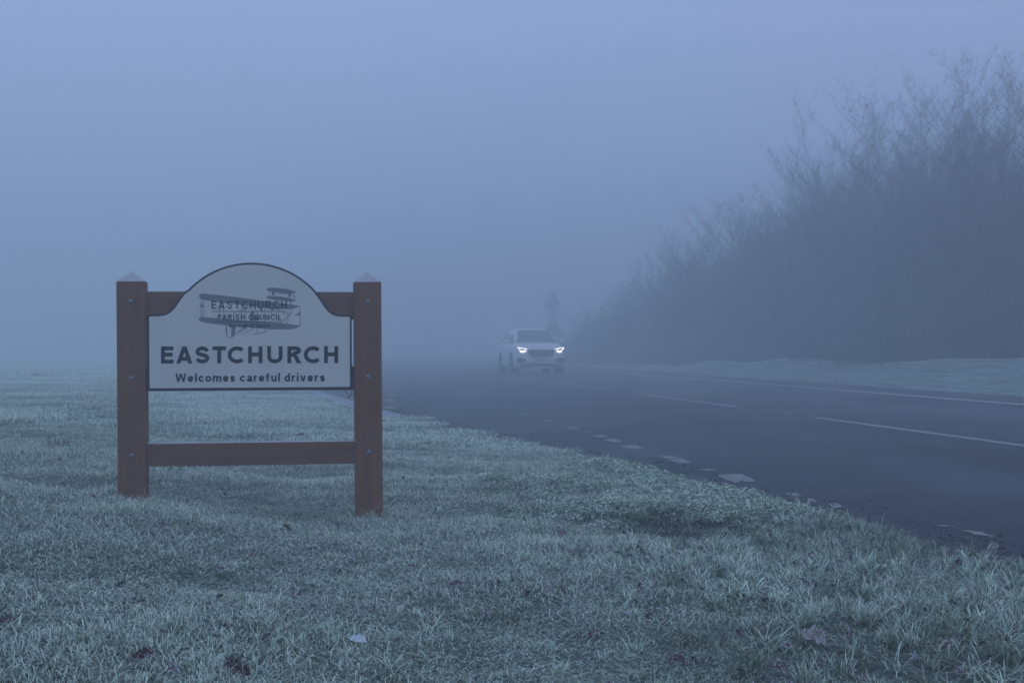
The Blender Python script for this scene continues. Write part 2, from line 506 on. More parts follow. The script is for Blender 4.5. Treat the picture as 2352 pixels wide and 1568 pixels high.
# ------------------------------------------------------------------ grass
def blades(name, n, rad, h, w, lean=(0.2, 1.2), nseg=3, m='grass', droop=0.8, flat_tip=False):
    """a mat of n curved blades inside a disc"""
    a = rng.uniform(0, 2 * np.pi, n); r = rad * np.sqrt(rng.uniform(0, 1, n))
    bx, by = r * np.cos(a), r * np.sin(a)
    L = rng.uniform(h[0], h[1], n) * (1 + 0.25 * rng.standard_normal(n).clip(-1.5, 2))
    az = rng.uniform(0, 2 * np.pi, n)
    th0 = rng.uniform(0.05, lean[0], n); th1 = th0 + rng.uniform(0.25 * lean[1], lean[1], n) * droop
    ww = rng.uniform(w[0], w[1], n)
    dx, dy = np.cos(az), np.sin(az)
    tw = az + np.pi / 2 + rng.uniform(-0.6, 0.6, n)
    sx, sy = np.cos(tw), np.sin(tw)
    V = np.zeros((n, 2 * nseg + 1, 3)); along = np.zeros((n, 2 * nseg + 1))
    px_ = bx.copy(); py2 = by.copy(); pz = np.full(n, -0.008)
    for k in range(nseg + 1):
        t = k / nseg
        th = th0 + (th1 - th0) * t
        if k:
            px_ = px_ + dx * np.sin(th) * L / nseg; py2 = py2 + dy * np.sin(th) * L / nseg; pz = pz + np.cos(th) * L / nseg
        wd = ww * (1 - 0.45 * t) * 0.5
        if k < nseg:
            V[:, 2 * k] = np.stack([px_ - sx * wd, py2 - sy * wd, pz], -1)
            V[:, 2 * k + 1] = np.stack([px_ + sx * wd, py2 + sy * wd, pz], -1)
            along[:, 2 * k] = along[:, 2 * k + 1] = t
        else:
            V[:, -1] = np.stack([px_, py2, pz], -1); along[:, -1] = 1
    nv = 2 * nseg + 1
    base = (np.arange(n) * nv)[:, None]
    Q = np.concatenate([base + np.array([[2 * k, 2 * k + 1, 2 * k + 3, 2 * k + 2]]) for k in range(nseg - 1)], 0)
    T = base + np.array([[2 * nseg - 2, 2 * nseg - 1, 2 * nseg]])
    me = fast_mesh(name, V.reshape(-1, 3), Q, T)
    A = me.attributes.new('along', 'FLOAT', 'POINT'); A.data.foreach_set('value', along.ravel().astype(np.float32))
    A = me.attributes.new('rnd', 'FLOAT', 'POINT'); A.data.foreach_set('value', np.repeat(rng.uniform(0, 1, n), nv).astype(np.float32))
    me.materials.append(M[m])
    return me

def weed_mesh(name, n, rad):
    """a low rosette of small rounded, cupped leaves on short stalks"""
    V = []; Fc = []; al = []; rn = []
    for i in range(n):
        a = random.uniform(0, 6.283); r = rad * math.sqrt(random.random())
        c = Vector((r * math.cos(a), r * math.sin(a), random.uniform(0.012, 0.055) * (1 - 0.4 * r / rad)))
        az = random.uniform(0, 6.283); L = random.uniform(0.005, 0.0105); wd = L * random.uniform(0.55, 0.85)
        d = Vector((math.cos(az), math.sin(az), random.uniform(-0.5, 0.5))).normalized()
        s_ = Vector((-math.sin(az), math.cos(az), random.uniform(-0.4, 0.4))).normalized()
        up = d.cross(s_)
        k = len(V)
        ring = [(-1, 0, 0), (-0.5, -0.8, 0.25), (0.35, -0.95, 0.3), (1, 0, -0.15), (0.35, 0.95, 0.3), (-0.5, 0.8, 0.25)]
        V.append(c); al.append(0.35)
        for (u, w_, h) in ring:
            V.append(c + d * u * L + s_ * w_ * wd + up * h * L * 0.5); al.append(random.uniform(0.45, 1.0))
        for j in range(6): Fc.append((k, k + 1 + j, k + 1 + (j + 1) % 6))
        rn += [random.random()] * 7
    me = bpy.data.meshes.new(name); me.from_pydata([tuple(p) for p in V], [], Fc)
    A = me.attributes.new('along', 'FLOAT', 'POINT'); A.data.foreach_set('value', al)
    A = me.attributes.new('rnd', 'FLOAT', 'POINT'); A.data.foreach_set('value', rn)
    me.materials.append(M['weed']); me.update()
    return me

def lib(name, meshes):
    c = bpy.data.collections.new(name)
    for i, m_ in enumerate(meshes): c.objects.link(bpy.data.objects.new(m_.name, m_))
    return c

def scatter(name, P, rot, scl, frost, tone, coll, label, cat='grass', tilt=None, mesh_mat=None):
    """ONE stuff object: points that carry instances of the patches in coll"""
    n = len(P)
    me = bpy.data.meshes.new(name); me.vertices.add(n)
    me.vertices.foreach_set('co', np.asarray(P, np.float32).ravel())
    R = np.zeros((n, 3), np.float32); R[:, 2] = rot
    if tilt is not None: R[:, 0] = tilt[0]; R[:, 1] = tilt[1]
    for nm, ty, arr, key in (('rot', 'FLOAT_VECTOR', R, 'vector'), ('scl', 'FLOAT_VECTOR', np.asarray(scl, np.float32), 'vector'),
                             ('frost', 'FLOAT', np.asarray(frost, np.float32), 'value'), ('tone', 'FLOAT', np.asarray(tone, np.float32), 'value')):
        a = me.attributes.new(nm, ty, 'POINT'); a.data.foreach_set(key, arr.ravel())
    a = me.attributes.new('pick', 'INT', 'POINT'); a.data.foreach_set('value', rng.integers(0, len(coll.objects), n).astype(np.int32))
    me.update()
    o = link(bpy.data.objects.new(name, me))
    g = bpy.data.node_groups.new(name, 'GeometryNodeTree')
    g.interface.new_socket('Geometry', in_out='INPUT', socket_type='NodeSocketGeometry')
    g.interface.new_socket('Geometry', in_out='OUTPUT', socket_type='NodeSocketGeometry')
    N = g.nodes.new; L = g.links.new
    gi, go = N('NodeGroupInput'), N('NodeGroupOutput')
    m2p = N('GeometryNodeMeshToPoints')
    iop = N('GeometryNodeInstanceOnPoints'); ci = N('GeometryNodeCollectionInfo')
    ci.inputs['Collection'].default_value = coll
    ci.inputs['Separate Children'].default_value = True
    ci.inputs['Reset Children'].default_value = True
    iop.inputs['Pick Instance'].default_value = True
    L(gi.outputs[0], m2p.inputs['Mesh']); L(m2p.outputs[0], iop.inputs['Points']); L(ci.outputs[0], iop.inputs['Instance'])
    for nm, ty, sock in (('rot', 'FLOAT_VECTOR', 'Rotation'), ('scl', 'FLOAT_VECTOR', 'Scale'), ('pick', 'INT', 'Instance Index')):
        na = N('GeometryNodeInputNamedAttribute'); na.data_type = ty; na.inputs['Name'].default_value = nm
        L(na.outputs['Attribute'], iop.inputs[sock])
    L(iop.outputs[0], go.inputs[0])
    md = o.modifiers.new('scatter', 'NODES'); md.node_group = g
    return tag(o, label, cat, kind='stuff')

def pts_in(y0, y1, sp, x_lo, x_hi):
    P = []
    ys = np.arange(y0, y1, sp)
    for y in ys:
        xs = np.arange(x_lo(y), x_hi(y), sp)
        P.append(np.stack([xs, np.full(len(xs), y)], -1))
    P = np.concatenate(P, 0)
    return P + rng.uniform(-0.5, 0.5, P.shape) * sp

def frost_field(x, y):
    f = 1.04 + 0.24 * lumps(x, y, 2, 12) + 0.38 * lumps(x + 5, y + 3, 12, 22)
    # drier, greener strip under the sign and the hollow by the weeds
    f = f - 0.42 * np.exp(-(((x + 1.15) / 0.55) ** 2 + ((y - 7.75) / 0.28) ** 2))
    f = f - 0.25 * np.exp(-(((x + 1.4) / 1.1) ** 2 + ((y - 7.3) / 0.45) ** 2))
    f = f - 0.2 * np.exp(-(((x - HOLE[0]) / 0.4) ** 2 + ((y - HOLE[1]) / 0.3) ** 2))
    return np.clip(f, 0.15, 1.0)

near = lib('near_patches', [blades('patch_near', 300, 0.17, (0.016, 0.036), (0.0013, 0.0025), (1.2, 1.8)) for _ in range(8)] +
           [blades('patch_near_flat', 230, 0.17, (0.024, 0.058), (0.0014, 0.0027), (1.4, 1.9), 4) for _ in range(6)])
P = pts_in(2.2, 13.5, 0.098, lambda y: -0.40 * y - 1.0, lambda y: min(0.40 * y + 1.0, float(xe(y)) + 0.03))
hd = np.hypot((P[:, 0] - HOLE[0]) / 0.27, (P[:, 1] - HOLE[1] + 0.15) / 0.24)
s = xe(P[:, 1]) - P[:, 0]
coarse = sstep(0.4, 1.0, P[:, 0]) * (1 - sstep(8.0, 9.5, P[:, 1]))
P = P[(hd > 0.9) & (s > 0.05) & (rng.uniform(0, 1, len(P)) > 0.55 * coarse)]
for cx, cy in ((-2.0, 7.52), (-0.77, 7.70)):
    P = P[~((abs(P[:, 0] - cx) < 0.03) & (abs(P[:, 1] - cy) < 0.03))]
x, y = P[:, 0], P[:, 1]
k = lumps(x, y, 8, 22)
h = np.clip(0.75 + 0.42 * k, 0.4, 1.2) * rng.uniform(0.75, 1.25, len(P))
h = np.where((x > 0.6) & (y < 9), h * 1.15, h)
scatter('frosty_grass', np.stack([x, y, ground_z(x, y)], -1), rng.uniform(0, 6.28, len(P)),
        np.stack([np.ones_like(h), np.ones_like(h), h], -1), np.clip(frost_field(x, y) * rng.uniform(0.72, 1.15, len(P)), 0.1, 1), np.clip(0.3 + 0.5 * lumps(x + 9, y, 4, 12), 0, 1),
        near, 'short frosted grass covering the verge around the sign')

tus = lib('tussock_patches', [blades('tussock', 55, 0.045, (0.07, 0.15), (0.0030, 0.0052), (0.8, 2.3), 6, droop=1.0) for _ in range(7)] +
          [blades('tuft_upright', 40, 0.03, (0.06, 0.12), (0.0025, 0.0042), (0.6, 1.0), 4) for _ in range(4)])
P = pts_in(2.6, 12.5, 0.13, lambda y: -0.38 * y - 0.6, lambda y: min(0.40 * y + 0.6, float(xe(y)) - 0.03))
x, y = P[:, 0], P[:, 1]
dens = np.clip(0.12 + 0.25 * lumps(x + 3, y - 2, 3, 14), 0.03, 0.35) + 0.75 * sstep(0.45, 1.1, x) * (1 - sstep(8.0, 9.8, y)) + 0.35 * np.exp(-((x + 0.1) ** 2 / 1.2 + (y - 4.4) ** 2 / 0.5))
keep = (rng.uniform(0, 1, len(P)) < dens) & (np.hypot((x - HOLE[0]) / 0.38, (y - HOLE[1] + 0.2) / 0.40) > 1)
for cx, cy in ((-2.0, 7.52), (-0.77, 7.70)):
    keep |= ((np.hypot(x - cx, y - cy) < 0.26) & (y < cy + .05))
P = P[keep]; x, y = P[:, 0], P[:, 1]
sc_ = rng.uniform(0.5, 0.95, len(P)) * np.where(x > 0.5, 1.0, np.where((np.hypot(x + 2.0, y - 7.52) < .27) | (np.hypot(x + .77, y - 7.7) < .27), .95, 0.72))
scatter('frosty_tussocks', np.stack([x, y, ground_z(x, y)], -1), rng.uniform(0, 6.28, len(P)), np.stack([sc_] * 3, -1),
        np.where(rng.uniform(0, 1, len(P)) < 0.2, 0.22, np.clip(frost_field(x, y) * rng.uniform(0.9, 1.25, len(P)), 0.5, 1)), rng.uniform(0, 0.7, len(P)), tus,
        'coarse drooping frosted grass tussocks among the short turf')

weeds = lib('weed_patches', [weed_mesh('weed_patch', 130, 0.085) for _ in range(7)])
P = pts_in(4.2, 12.5, 0.10, lambda y: -0.3, lambda y: float(xe(y)) - 0.02)
x, y = P[:, 0], P[:, 1]
w_ = np.exp(-(((x - 0.80) / 0.55) ** 2 + ((y - 7.9) / 0.38) ** 2)) * 1.4 + 0.5 * np.exp(-(((x - 0.25) / 0.5) ** 2 + ((y - 9.3) / 0.5) ** 2)) \
    + 0.85 * np.exp(-(((xe(y) - x - 0.28) / 0.22) ** 2)) * (y > 6.2) * np.clip(0.6 + lumps(x, y, 4, 14), 0, 1) 
keep = (rng.uniform(0, 1, len(P)) < w_) & (np.hypot((x - HOLE[0]) / 0.26, (y - HOLE[1] + 0.03) / 0.13) > 1)
P = P[keep]; x, y = P[:, 0], P[:, 1]
sc_ = rng.uniform(0.8, 1.35, len(P))
scatter('low_weeds', np.stack([x, y, ground_z(x, y) + 0.012], -1), rng.uniform(0, 6.28, len(P)), np.stack([sc_] * 3, -1),
        np.clip(rng.uniform(0.40, 0.82, len(P)) - 0.6 * np.exp(-(((x - HOLE[0]) / 0.24) ** 2 + ((y - HOLE[1] - 0.12) / 0.16) ** 2)), 0, 1), rng.uniform(0, 0.5, len(P)), weeds,
        'low leafy dark green weeds rimmed with frost beside the road', 'weeds')

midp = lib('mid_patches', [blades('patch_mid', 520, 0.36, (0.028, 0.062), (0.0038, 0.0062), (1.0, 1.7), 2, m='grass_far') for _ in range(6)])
def left_pts(y0, y1, sp, m1, keep_gap=0.12):
    P = pts_in(y0, y1, sp, lambda y: -m1 * y - 1.5, lambda y: float(xe(y)) + 0.05)
    s = xe(P[:, 1]) - P[:, 0]
    on_path = (P[:, 1] > 19) & (s < 0.62)
    return P[(s > keep_gap) & ~on_path]
P1 = left_pts(13.2, 34, 0.30, 0.40)
P2 = pts_in(20, 56, 0.30, lambda y: float(xr(y)) + 0.05, lambda y: float(xr(y)) + 4.2)
P2 = P2[P2[:, 0] < P2[:, 1] * 0.42 + 1]
P = np.concatenate([P1, P2]); x, y = P[:, 0], P[:, 1]
h = np.clip(1.0 + 0.5 * lumps(x, y, 4, 18), 0.5, 1.8)
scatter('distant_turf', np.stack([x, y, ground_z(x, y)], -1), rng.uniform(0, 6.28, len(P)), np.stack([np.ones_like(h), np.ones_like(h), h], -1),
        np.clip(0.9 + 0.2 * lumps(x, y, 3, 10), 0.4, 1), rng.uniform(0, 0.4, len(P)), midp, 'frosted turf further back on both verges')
farp = lib('far_patches', [blades('patch_far', 420, 0.95, (0.05, 0.11), (0.012, 0.02), (0.5, 1.3), 2, m='grass_far') for _ in range(4)])
P = left_pts(33.5, 85, 0.85, 0.40, 0.3); x, y = P[:, 0], P[:, 1]
h = np.clip(1.0 + 0.7 * lumps(x * 0.5, y * 0.5, 3, 14), 0.4, 1.8)
scatter('field_grass', np.stack([x, y, ground_z(x, y)], -1), rng.uniform(0, 6.28, len(P)), np.stack([np.ones_like(h), np.ones_like(h), h], -1),
        np.clip(0.85 + 0.2 * lumps(x, y, 0, 8), 0.4, 1), rng.uniform(0, 0.4, len(P)), farp, 'pale frosted field grass fading into the fog')

# crumbs, stones and leaf scraps along the broken road edge
def stone(seed):
    r = random.Random(seed); b = MB(); k = 6
    v = [(0, 0, .7)] + [(math.cos(i * 1.047) * r.uniform(.7, 1.2), math.sin(i * 1.047) * r.uniform(.6, 1.1), r.uniform(.1, .4)) for i in range(k)] + [(math.cos(i * 1.047) * 1.0, math.sin(i * 1.047), -.2) for i in range(k)]
    f = [(0, 1 + i, 1 + (i + 1) % k) for i in range(k)] + [(1 + i, 7 + i, 7 + (i + 1) % k, 1 + (i + 1) % k) for i in range(k)]
    me = bpy.data.meshes.new('stone'); me.from_pydata(v, [], f)
    me.materials.append(grit_m[seed % 3]); me.update(); return me
grit_m = [mat('dark_grit', (.03, .03, .033), .9), mat('pale_grit', (.16, .155, .15), .9), mat('leaf_scrap', (.075, .05, .04), .9)]
gl = lib('stones', [stone(i) for i in range(6)])
n = 5200
y = rng.uniform(5.0, 24, n) ** 1.0
off = np.abs(rng.normal(0, 0.28, n)) - 0.05
x = xe(y) + off
sz = rng.uniform(0.003, 0.009, n) * (1 + (rng.uniform(0, 1, n) < .06) * 1.3)
scatter('road_grit', np.stack([x, y, np.full(n, 0.003)], -1), rng.uniform(0, 6.28, n), np.stack([sz, sz * rng.uniform(.6, 1.6, n), sz * .7], -1), np.ones(n), np.ones(n), gl,
        'loose grit and crumbs along the broken near edge of the asphalt', 'grit')

# ------------------------------------------------------------------ village sign
SL = Vector((-2.018, 7.45, 0)); SU = Vector((math.cos(math.radians(8.3)), math.sin(math.radians(8.3)), 0))
SN = Vector((-SU.y, SU.x, 0))                          # away from the camera
def sp_(zx, zy):
    """traced point of the sign's front plane -> (along, height) in metres"""
    dx = ((400 + zx / 2.178) / 1.6327 - 1176) / 3240; dz = -((940 + zy / 2.178) / 1.6327 - 797) / 3240
    t = SN.dot(SL) / (SN.x * dx + SN.y)
    p = Vector((dx * t, t, 0)) - SL
    return (p.dot(SU), CAM_Z + dz * t)

sign = empty('village_sign', (SL.x, SL.y, 0.0), math.radians(8.3))
tag(sign, 'brown timber village sign with arched cream board reading EASTCHURCH', 'sign')

def post(cx, wtop, zeave, zapex, lean, zground, bolts):
    h = wtop / 2; ch = 0.006
    b = MB()
    ring = [(-h + ch, 0), (h - ch, 0), (h, ch), (h, 2 * h - ch), (h - ch, 2 * h), (-h + ch, 2 * h), (-h, 2 * h - ch), (-h, ch)]
    zs = [zground - 0.3] + list(np.linspace(zground, zeave, 6))
    v = []; f = []
    for z in zs: v += [(px_, py2, z) for px_, py2 in ring]
    for i in range(len(zs) - 1):
        for j in range(8): f.append((8 * i + j, 8 * i + (j + 1) % 8, 8 * i + 8 + (j + 1) % 8, 8 * i + 8 + j))
    t = 8 * (len(zs) - 1)
    v.append((0, h, zapex)); f += [(t + j, t + (j + 1) % 8, len(v) - 1) for j in range(8)]
    o = meshobj('post', v, f, M['wood_v'], sign)
    o.location = (cx, 0, 0)
    # lean about the front edge at mid height
    o.matrix_local = Matrix.Translation((cx, 0, 0.9)) @ Matrix.Rotation(lean, 4, 'Y') @ Matrix.Translation((0, 0, -0.9))
    for (bu, bz) in bolts:
        n = 12; v = []; f = []
        for k, (r, d) in enumerate(((0.0125, 0.002), (0.0125, -0.002), (0.0095, -0.004), (0.0085, -0.010), (0.005, -0.0125))):
            nn = n
            v += [(r * math.cos(2 * math.pi * j / n), d, r * math.sin(2 * math.pi * j / n)) for j in range(n)]
            if k: f += [((k - 1) * n + j, (k - 1) * n + (j + 1) % n, k * n + (j + 1) % n, k * n + j) for j in range(n)]
        f.append(tuple(range(4 * n, 5 * n)))
        bo = meshobj('bolt', v, f, M['bolt'], o)
        bo.location = Vector((bu - cx, 0, bz))
    return o
L0 = sp_(190, 250); R0 = sp_(2126, 255)
def rel(c, p): u, z = sp_(*p); return (u, z)
cL = sp_(199, 1100)[0]; cR = sp_(2136, 1100)[0]
wL = sp_(307, 300)[0] - sp_(73, 300)[0]
post(cL, wL, L0[1], sp_(200, 162)[1], -0.0075, 0.17, [rel(cL, (199, 415)), rel(cL, (199, 1040)), rel(cL, (199, 1669))])
post(cR, wL, R0[1], sp_(2120, 168)[1], -0.0075, 0.03, [rel(cR, (2136, 418)), rel(cR, (2136, 1028)), rel(cR, (2136, 1643))])

def rail(za, zb, thick, y0, name='rail', nick=False):
    """za/zb: traced (top-left, top-right), (bottom-left, bottom-right) heights"""
    xa = cL + wL / 2 - 0.02; xb = cR - wL / 2 + 0.02
    n = 24; v = []; f = []
    for i in range(n + 1):
        t = i / n; x = xa + (xb - xa) * t
        zt = za[0] + (za[1] - za[0]) * t; zb_ = zb[0] + (zb[1] - zb[0]) * t
        c = 0.003
        v += [(x, y0 + c, zt), (x, y0 + thick - c, zt), (x, y0 + thick, zt - c), (x, y0 + thick, zb_ + c), (x, y0 + thick - c, zb_), (x, y0 + c, zb_), (x, y0, zb_ + c), (x, y0, zt - c)]
        if i:
            a = 8 * i
            f += [(a - 8 + j, a + j, a + (j + 1) % 8, a - 8 + (j + 1) % 8) for j in range(8)]
    return meshobj('rail', v, f, M['wood_h'], sign)
zz = lambda a, b: (sp_(*a)[1], sp_(*b)[1])
rail(zz((305, 328), (2015, 332)), zz((305, 560), (2015, 560)), 0.07, 0.034)
rail(zz((305, 946), (2015, 941)), zz((305, 1148), (2015, 1138)), 0.07, 0.034)
lr_t = zz((325, 1002 + 574), (2025, 1002 + 552)); lr_b = zz((325, 1002 + 763), (2025, 1002 + 738))
low = rail(lr_t, lr_b, 0.075, 0.030)
# meltwater beads frozen along the underside of the low rail
b = MB()
for i in range(90):
    t = random.random(); x = cL + wL / 2 + (cR - cL - wL) * t
    z = lr_b[0] + (lr_b[1] - lr_b[0]) * t; r = random.uniform(0.0015, 0.0035)
    yy = 0.030 + random.uniform(0.0005, 0.008)
    b.tube([(x, yy, z + 0.001), (x, yy, z - r), (x, yy, z - 2.0 * r)], [r, r, r * 0.35], 6)
tag(b.build('frozen_droplets', mat('dark_ice_beads', (0.07, 0.06, 0.06), 0.3, 0.5), sign), 'row of frozen drops hanging under the low rail', kind='stuff')

# board outline (traced, then in metres)
def catmull(P, n=6):
    o = []
    for i in range(len(P) - 1):
        p0, p1, p2, p3 = (np.array(P[max(i - 1, 0)], float), np.array(P[i], float), np.array(P[i + 1], float), np.array(P[min(i + 2, len(P) - 1)], float))
        for k in range(n):
            t = k / n
            o.append(tuple(0.5 * ((2 * p1) + (p2 - p0) * t + (2 * p0 - 5 * p1 + 4 * p2 - p3) * t * t + (3 * p1 - p0 - 3 * p2 + p3) * t ** 3)))
    o.append(tuple(P[-1])); return o
def circ(x): return 97 + 716 - math.sqrt(716 ** 2 - (x - 1180) ** 2)
lsh = catmull([(352, 519), (405, 519), (455, 515), (500, 498), (540, 462), (577, 410), (625, 345), (670, circ(670))], 6)
dome = [(x, circ(x)) for x in np.linspace(690, 1665, 44)]
rsh = catmull([(1685, circ(1685)), (1718, 345), (1765, 412), (1800, 463), (1835, 497), (1875, 517), (1925, 522), (1978, 524)], 6)
def corner(cx, cy, r, a0, a1, n=6): return [(cx + r * math.cos(math.radians(a0 + (a1 - a0) * i / n)), cy + r * math.sin(math.radians(a0 + (a1 - a0) * i / n))) for i in range(n + 1)]
outl = lsh + dome + rsh + corner(1978, 549, 24, -80, 0) + corner(1980, 1103, 24, 0, 88) + corner(358, 1113, 26, 92, 180) + corner(352, 544, 24, 180, 262)
outer = [sp_(*p) for p in outl]
def inset(P, d):
    n = len(P); o = []
    for i in range(n):
        a, b_, c = (np.array(P[i - 1]), np.array(P[i]), np.array(P[(i + 1) % n]))
        t = c - a; t = t / np.linalg.norm(t); nrm = np.array([t[1], -t[0]])   # clockwise outline: inside is to the right
        o.append(tuple(b_ + nrm * d))
    return o
inner = inset(outer, 0.0105)
def prism(name, poly, y0, y1, m, parent):
    n = len(poly)
    v = [(u, y0, z) for u, z in poly] + [(u, y1, z) for u, z in poly]
    f = [tuple(range(n - 1, -1, -1)), tuple(range(n, 2 * n))] + [(i, (i + 1) % n, n + (i + 1) % n, n + i) for i in range(n)]
    me = bpy.data.meshes.new(name); me.from_pydata(v, [], f); me.materials.append(m); me.update()
    import bmesh
    bm = bmesh.new(); bm.from_mesh(me); bmesh.ops.recalc_face_normals(bm, faces=bm.faces)
    bmesh.ops.triangulate(bm, faces=[q for q in bm.faces if len(q.verts) > 4], ngon_method='EAR_CLIP'); bm.to_mesh(me); bm.free()
    return link(bpy.data.objects.new(name, me), parent)
FY = 0.012
board = prism('board', outer, FY, FY + 0.018, M['board_edge'], sign)
prism('board_face', inner, FY - 0.0012, FY + 0.0006, M['face'], board)

# --- stroke lettering: each stroke a mitred ribbon, strokes of a glyph stacked a hair apart
def arc(cx, cy, rx, ry, a0, a1, n=14): return [(cx + rx * math.cos(math.radians(a0 + (a1 - a0) * i / n)), cy + ry * math.sin(math.radians(a0 + (a1 - a0) * i / n))) for i in range(n + 1)]
def glyph(c, W_, t):
    """strokes in a box W_ x 1 (cap height 1, baseline 0), stroke width t; a stroke is a centre line or ('poly', corners)"""
    h = t / 2; X_ = 0.72                                 # x-height
    r_ = min(W_ - t, 0.42) / 2
    if c == 'E': return [[(W_, 1 - h), (h, 1 - h), (h, h), (W_, h)], [(t, .52), (W_ * .92, .52)]]
    if c == 'L': return [[(h, 1), (h, h), (W_, h)]]
    if c == 'I': return [[(W_ / 2, 0), (W_ / 2, 1)]]
    if c == 'T': return [[(0, 1 - h), (W_, 1 - h)], [(W_ / 2, 1 - t), (W_ / 2, 0)]]
    if c == 'H': return [[(h, 0), (h, 1)], [(W_ - h, 0), (W_ - h, 1)], [(t, .52), (W_ - t, .52)]]
    if c == 'N': return [[(h, 0), (h, 1)], [(W_ - h, 0), (W_ - h, 1)], ('poly', [(h, 1), (h + t * .75, 1), (W_ - h, 0), (W_ - h - t * .75, 0)])]
    if c == 'A':
        a = t * 1.08; k = .26; xl = (W_ / 2 - a / 2) * k + a * .5
        return [('poly', [(0, 0), (a, 0), (W_ / 2 + a * .52, 1), (W_ / 2 - a * .52, 1)]), ('poly', [(W_ - a, 0), (W_, 0), (W_ / 2 + a * .52, 1), (W_ / 2 - a * .52, 1)]),
                [(xl, .27), (W_ - xl, .27)]]
    if c == 'O': return [arc(W_ / 2, .5, W_ / 2 - h, .5 - h, 0, 360, 40) + ['closed']]
    if c == 'C':
        rx = (W_ - h * 1.75) / 1.72
        return [arc(h + rx, .5, rx, .5 - h, 44, 316, 34)]
    if c == 'U': return [[(h, 1), (h, .38)] + arc(W_ / 2, .38, W_ / 2 - h, .38 - h, 180, 360, 20)[1:] + [(W_ - h, 1)]]
    if c in 'RP':
        bowl = [(t, 1 - h), (W_ * .5, 1 - h)] + arc(W_ * .55, .73 + h * .15, W_ * .42 - h + .02, .27 - h * 1.15, 88, -88, 12) + [(W_ * .5, .46 + h * .3), (t, .46 + h * .3)]
        g = [[(h, 0), (h, 1)], bowl]
        if c == 'R': g.append(('poly', [(W_ * .42, .46), (W_ * .42 + t * 1.1, .46), (W_ + .01, 0), (W_ - t * 1.15, 0)]))
        return g
    if c == 'B':
        return [[(h, 0), (h, 1)], [(t, 1 - h), (W_ * .5, 1 - h)] + arc(W_ * .5, .755, W_ * .42 - h, .245 - h, 88, -88, 10) + [(t, .52)],
                [(t, .5), (W_ * .55, .5)] + arc(W_ * .55, .265, W_ * .45 - h, .265 - h, 88, -88, 10) + [(t, h)]]
    if c in 'Ss':
        H = 1 if c == 'S' else X_
        P_ = [(W_ * .93, .77), (W_ * .78, .93), (W_ * .5, 1), (W_ * .2, .925), (W_ * .06, .74), (W_ * .2, .585), (W_ * .5, .505), (W_ * .82, .415), (W_ * .94, .25), (W_ * .8, .07), (W_ * .5, 0), (W_ * .2, .06), (W_ * .05, .22)]
        P_ = [(h + (x_ / W_) * (W_ - t), h + y_ * (H - t)) for x_, y_ in P_]
        return [catmull(P_, 4)]
    if c == 'W':
        a = t * 1.02; q = W_ * .25
        return [('poly', [(0, 1), (a, 1), (q + a * .5, 0), (q - a * .5, 0)]), ('poly', [(q - a * .5, 0), (q + a * .5, 0), (2 * q + a * .45, 1), (2 * q - a * .45, 1)]),
                ('poly', [(3 * q - a * .5, 0), (3 * q + a * .5, 0), (2 * q + a * .45, 1), (2 * q - a * .45, 1)]), ('poly', [(W_ - a, 1), (W_, 1), (3 * q + a * .5, 0), (3 * q - a * .5, 0)])]
    if c == 'w':
        a = t * .98; q = W_ * .25
        return [('poly', [(0, X_), (a, X_), (q + a * .5, 0), (q - a * .5, 0)]), ('poly', [(q - a * .5, 0), (q + a * .5, 0), (2 * q + a * .45, X_), (2 * q - a * .45, X_)]),
                ('poly', [(3 * q - a * .5, 0), (3 * q + a * .5, 0), (2 * q + a * .45, X_), (2 * q - a * .45, X_)]), ('poly', [(W_ - a, X_), (W_, X_), (3 * q + a * .5, 0), (3 * q - a * .5, 0)])]
    if c == 'v':
        a = t * 1.05
        return [('poly', [(0, X_), (a, X_), (W_ / 2 + a * .5, 0), (W_ / 2 - a * .5, 0)]), ('poly', [(W_ - a, X_), (W_, X_), (W_ / 2 + a * .5, 0), (W_ / 2 - a * .5, 0)])]
    m_ = X_ / 2
    if c == 'o': return [arc(W_ / 2, m_, W_ / 2 - h, m_ - h, 0, 360, 32) + ['closed']]
    if c == 'c':
        rx = (W_ - h * 1.75) / 1.71
        return [arc(h + rx, m_, rx, m_ - h, 45, 315, 24)]
    if c == 'e': return [arc(W_ / 2, m_, W_ / 2 - h, m_ - h, 8, 322, 26), [(t * .9, m_ - .01), (W_ - h * .4, m_ - .01)]]
    if c == 'd': return [[(W_ - h, 0), (W_ - h, 1.03)], arc(W_ / 2, m_, W_ / 2 - h, m_ - h, 40, 320, 24)]
    if c == 'g': return [[(W_ - h, X_), (W_ - h, -.08)] + arc(W_ / 2, -.08, W_ / 2 - h, .17 - h, 0, -150, 12)[1:], arc(W_ / 2, m_, W_ / 2 - h, m_ - h, 40, 320, 24)]
    if c == 'a': return [[(W_ - h, 0), (W_ - h, X_ * .66)] + arc(W_ / 2, X_ * .66, W_ / 2 - h, X_ * .34 - h, 0, 152, 12)[1:], arc(W_ * .48, X_ * .29, W_ * .48 - h, X_ * .29 - h, 60, 300, 18),
                         [(W_ * .6, X_ * .58 - h), (W_ - t, X_ * .58 - h)], [(W_ * .6, h), (W_ - t, h + .03)]]
    if c == 'l': return [[(W_ / 2, 1.03), (W_ / 2, 0)]]
    if c == 'i': return [[(W_ / 2, X_), (W_ / 2, 0)], [(W_ / 2, .86), (W_ / 2, 1.03)]]
    if c in 'nh':
        top = X_ if c == 'n' else 1.03
        return [[(h, 0), (h, top)], arc(W_ / 2, X_ * .62, W_ / 2 - h, X_ * .38 - h, 150, 0, 14) + [(W_ - h, 0)]]
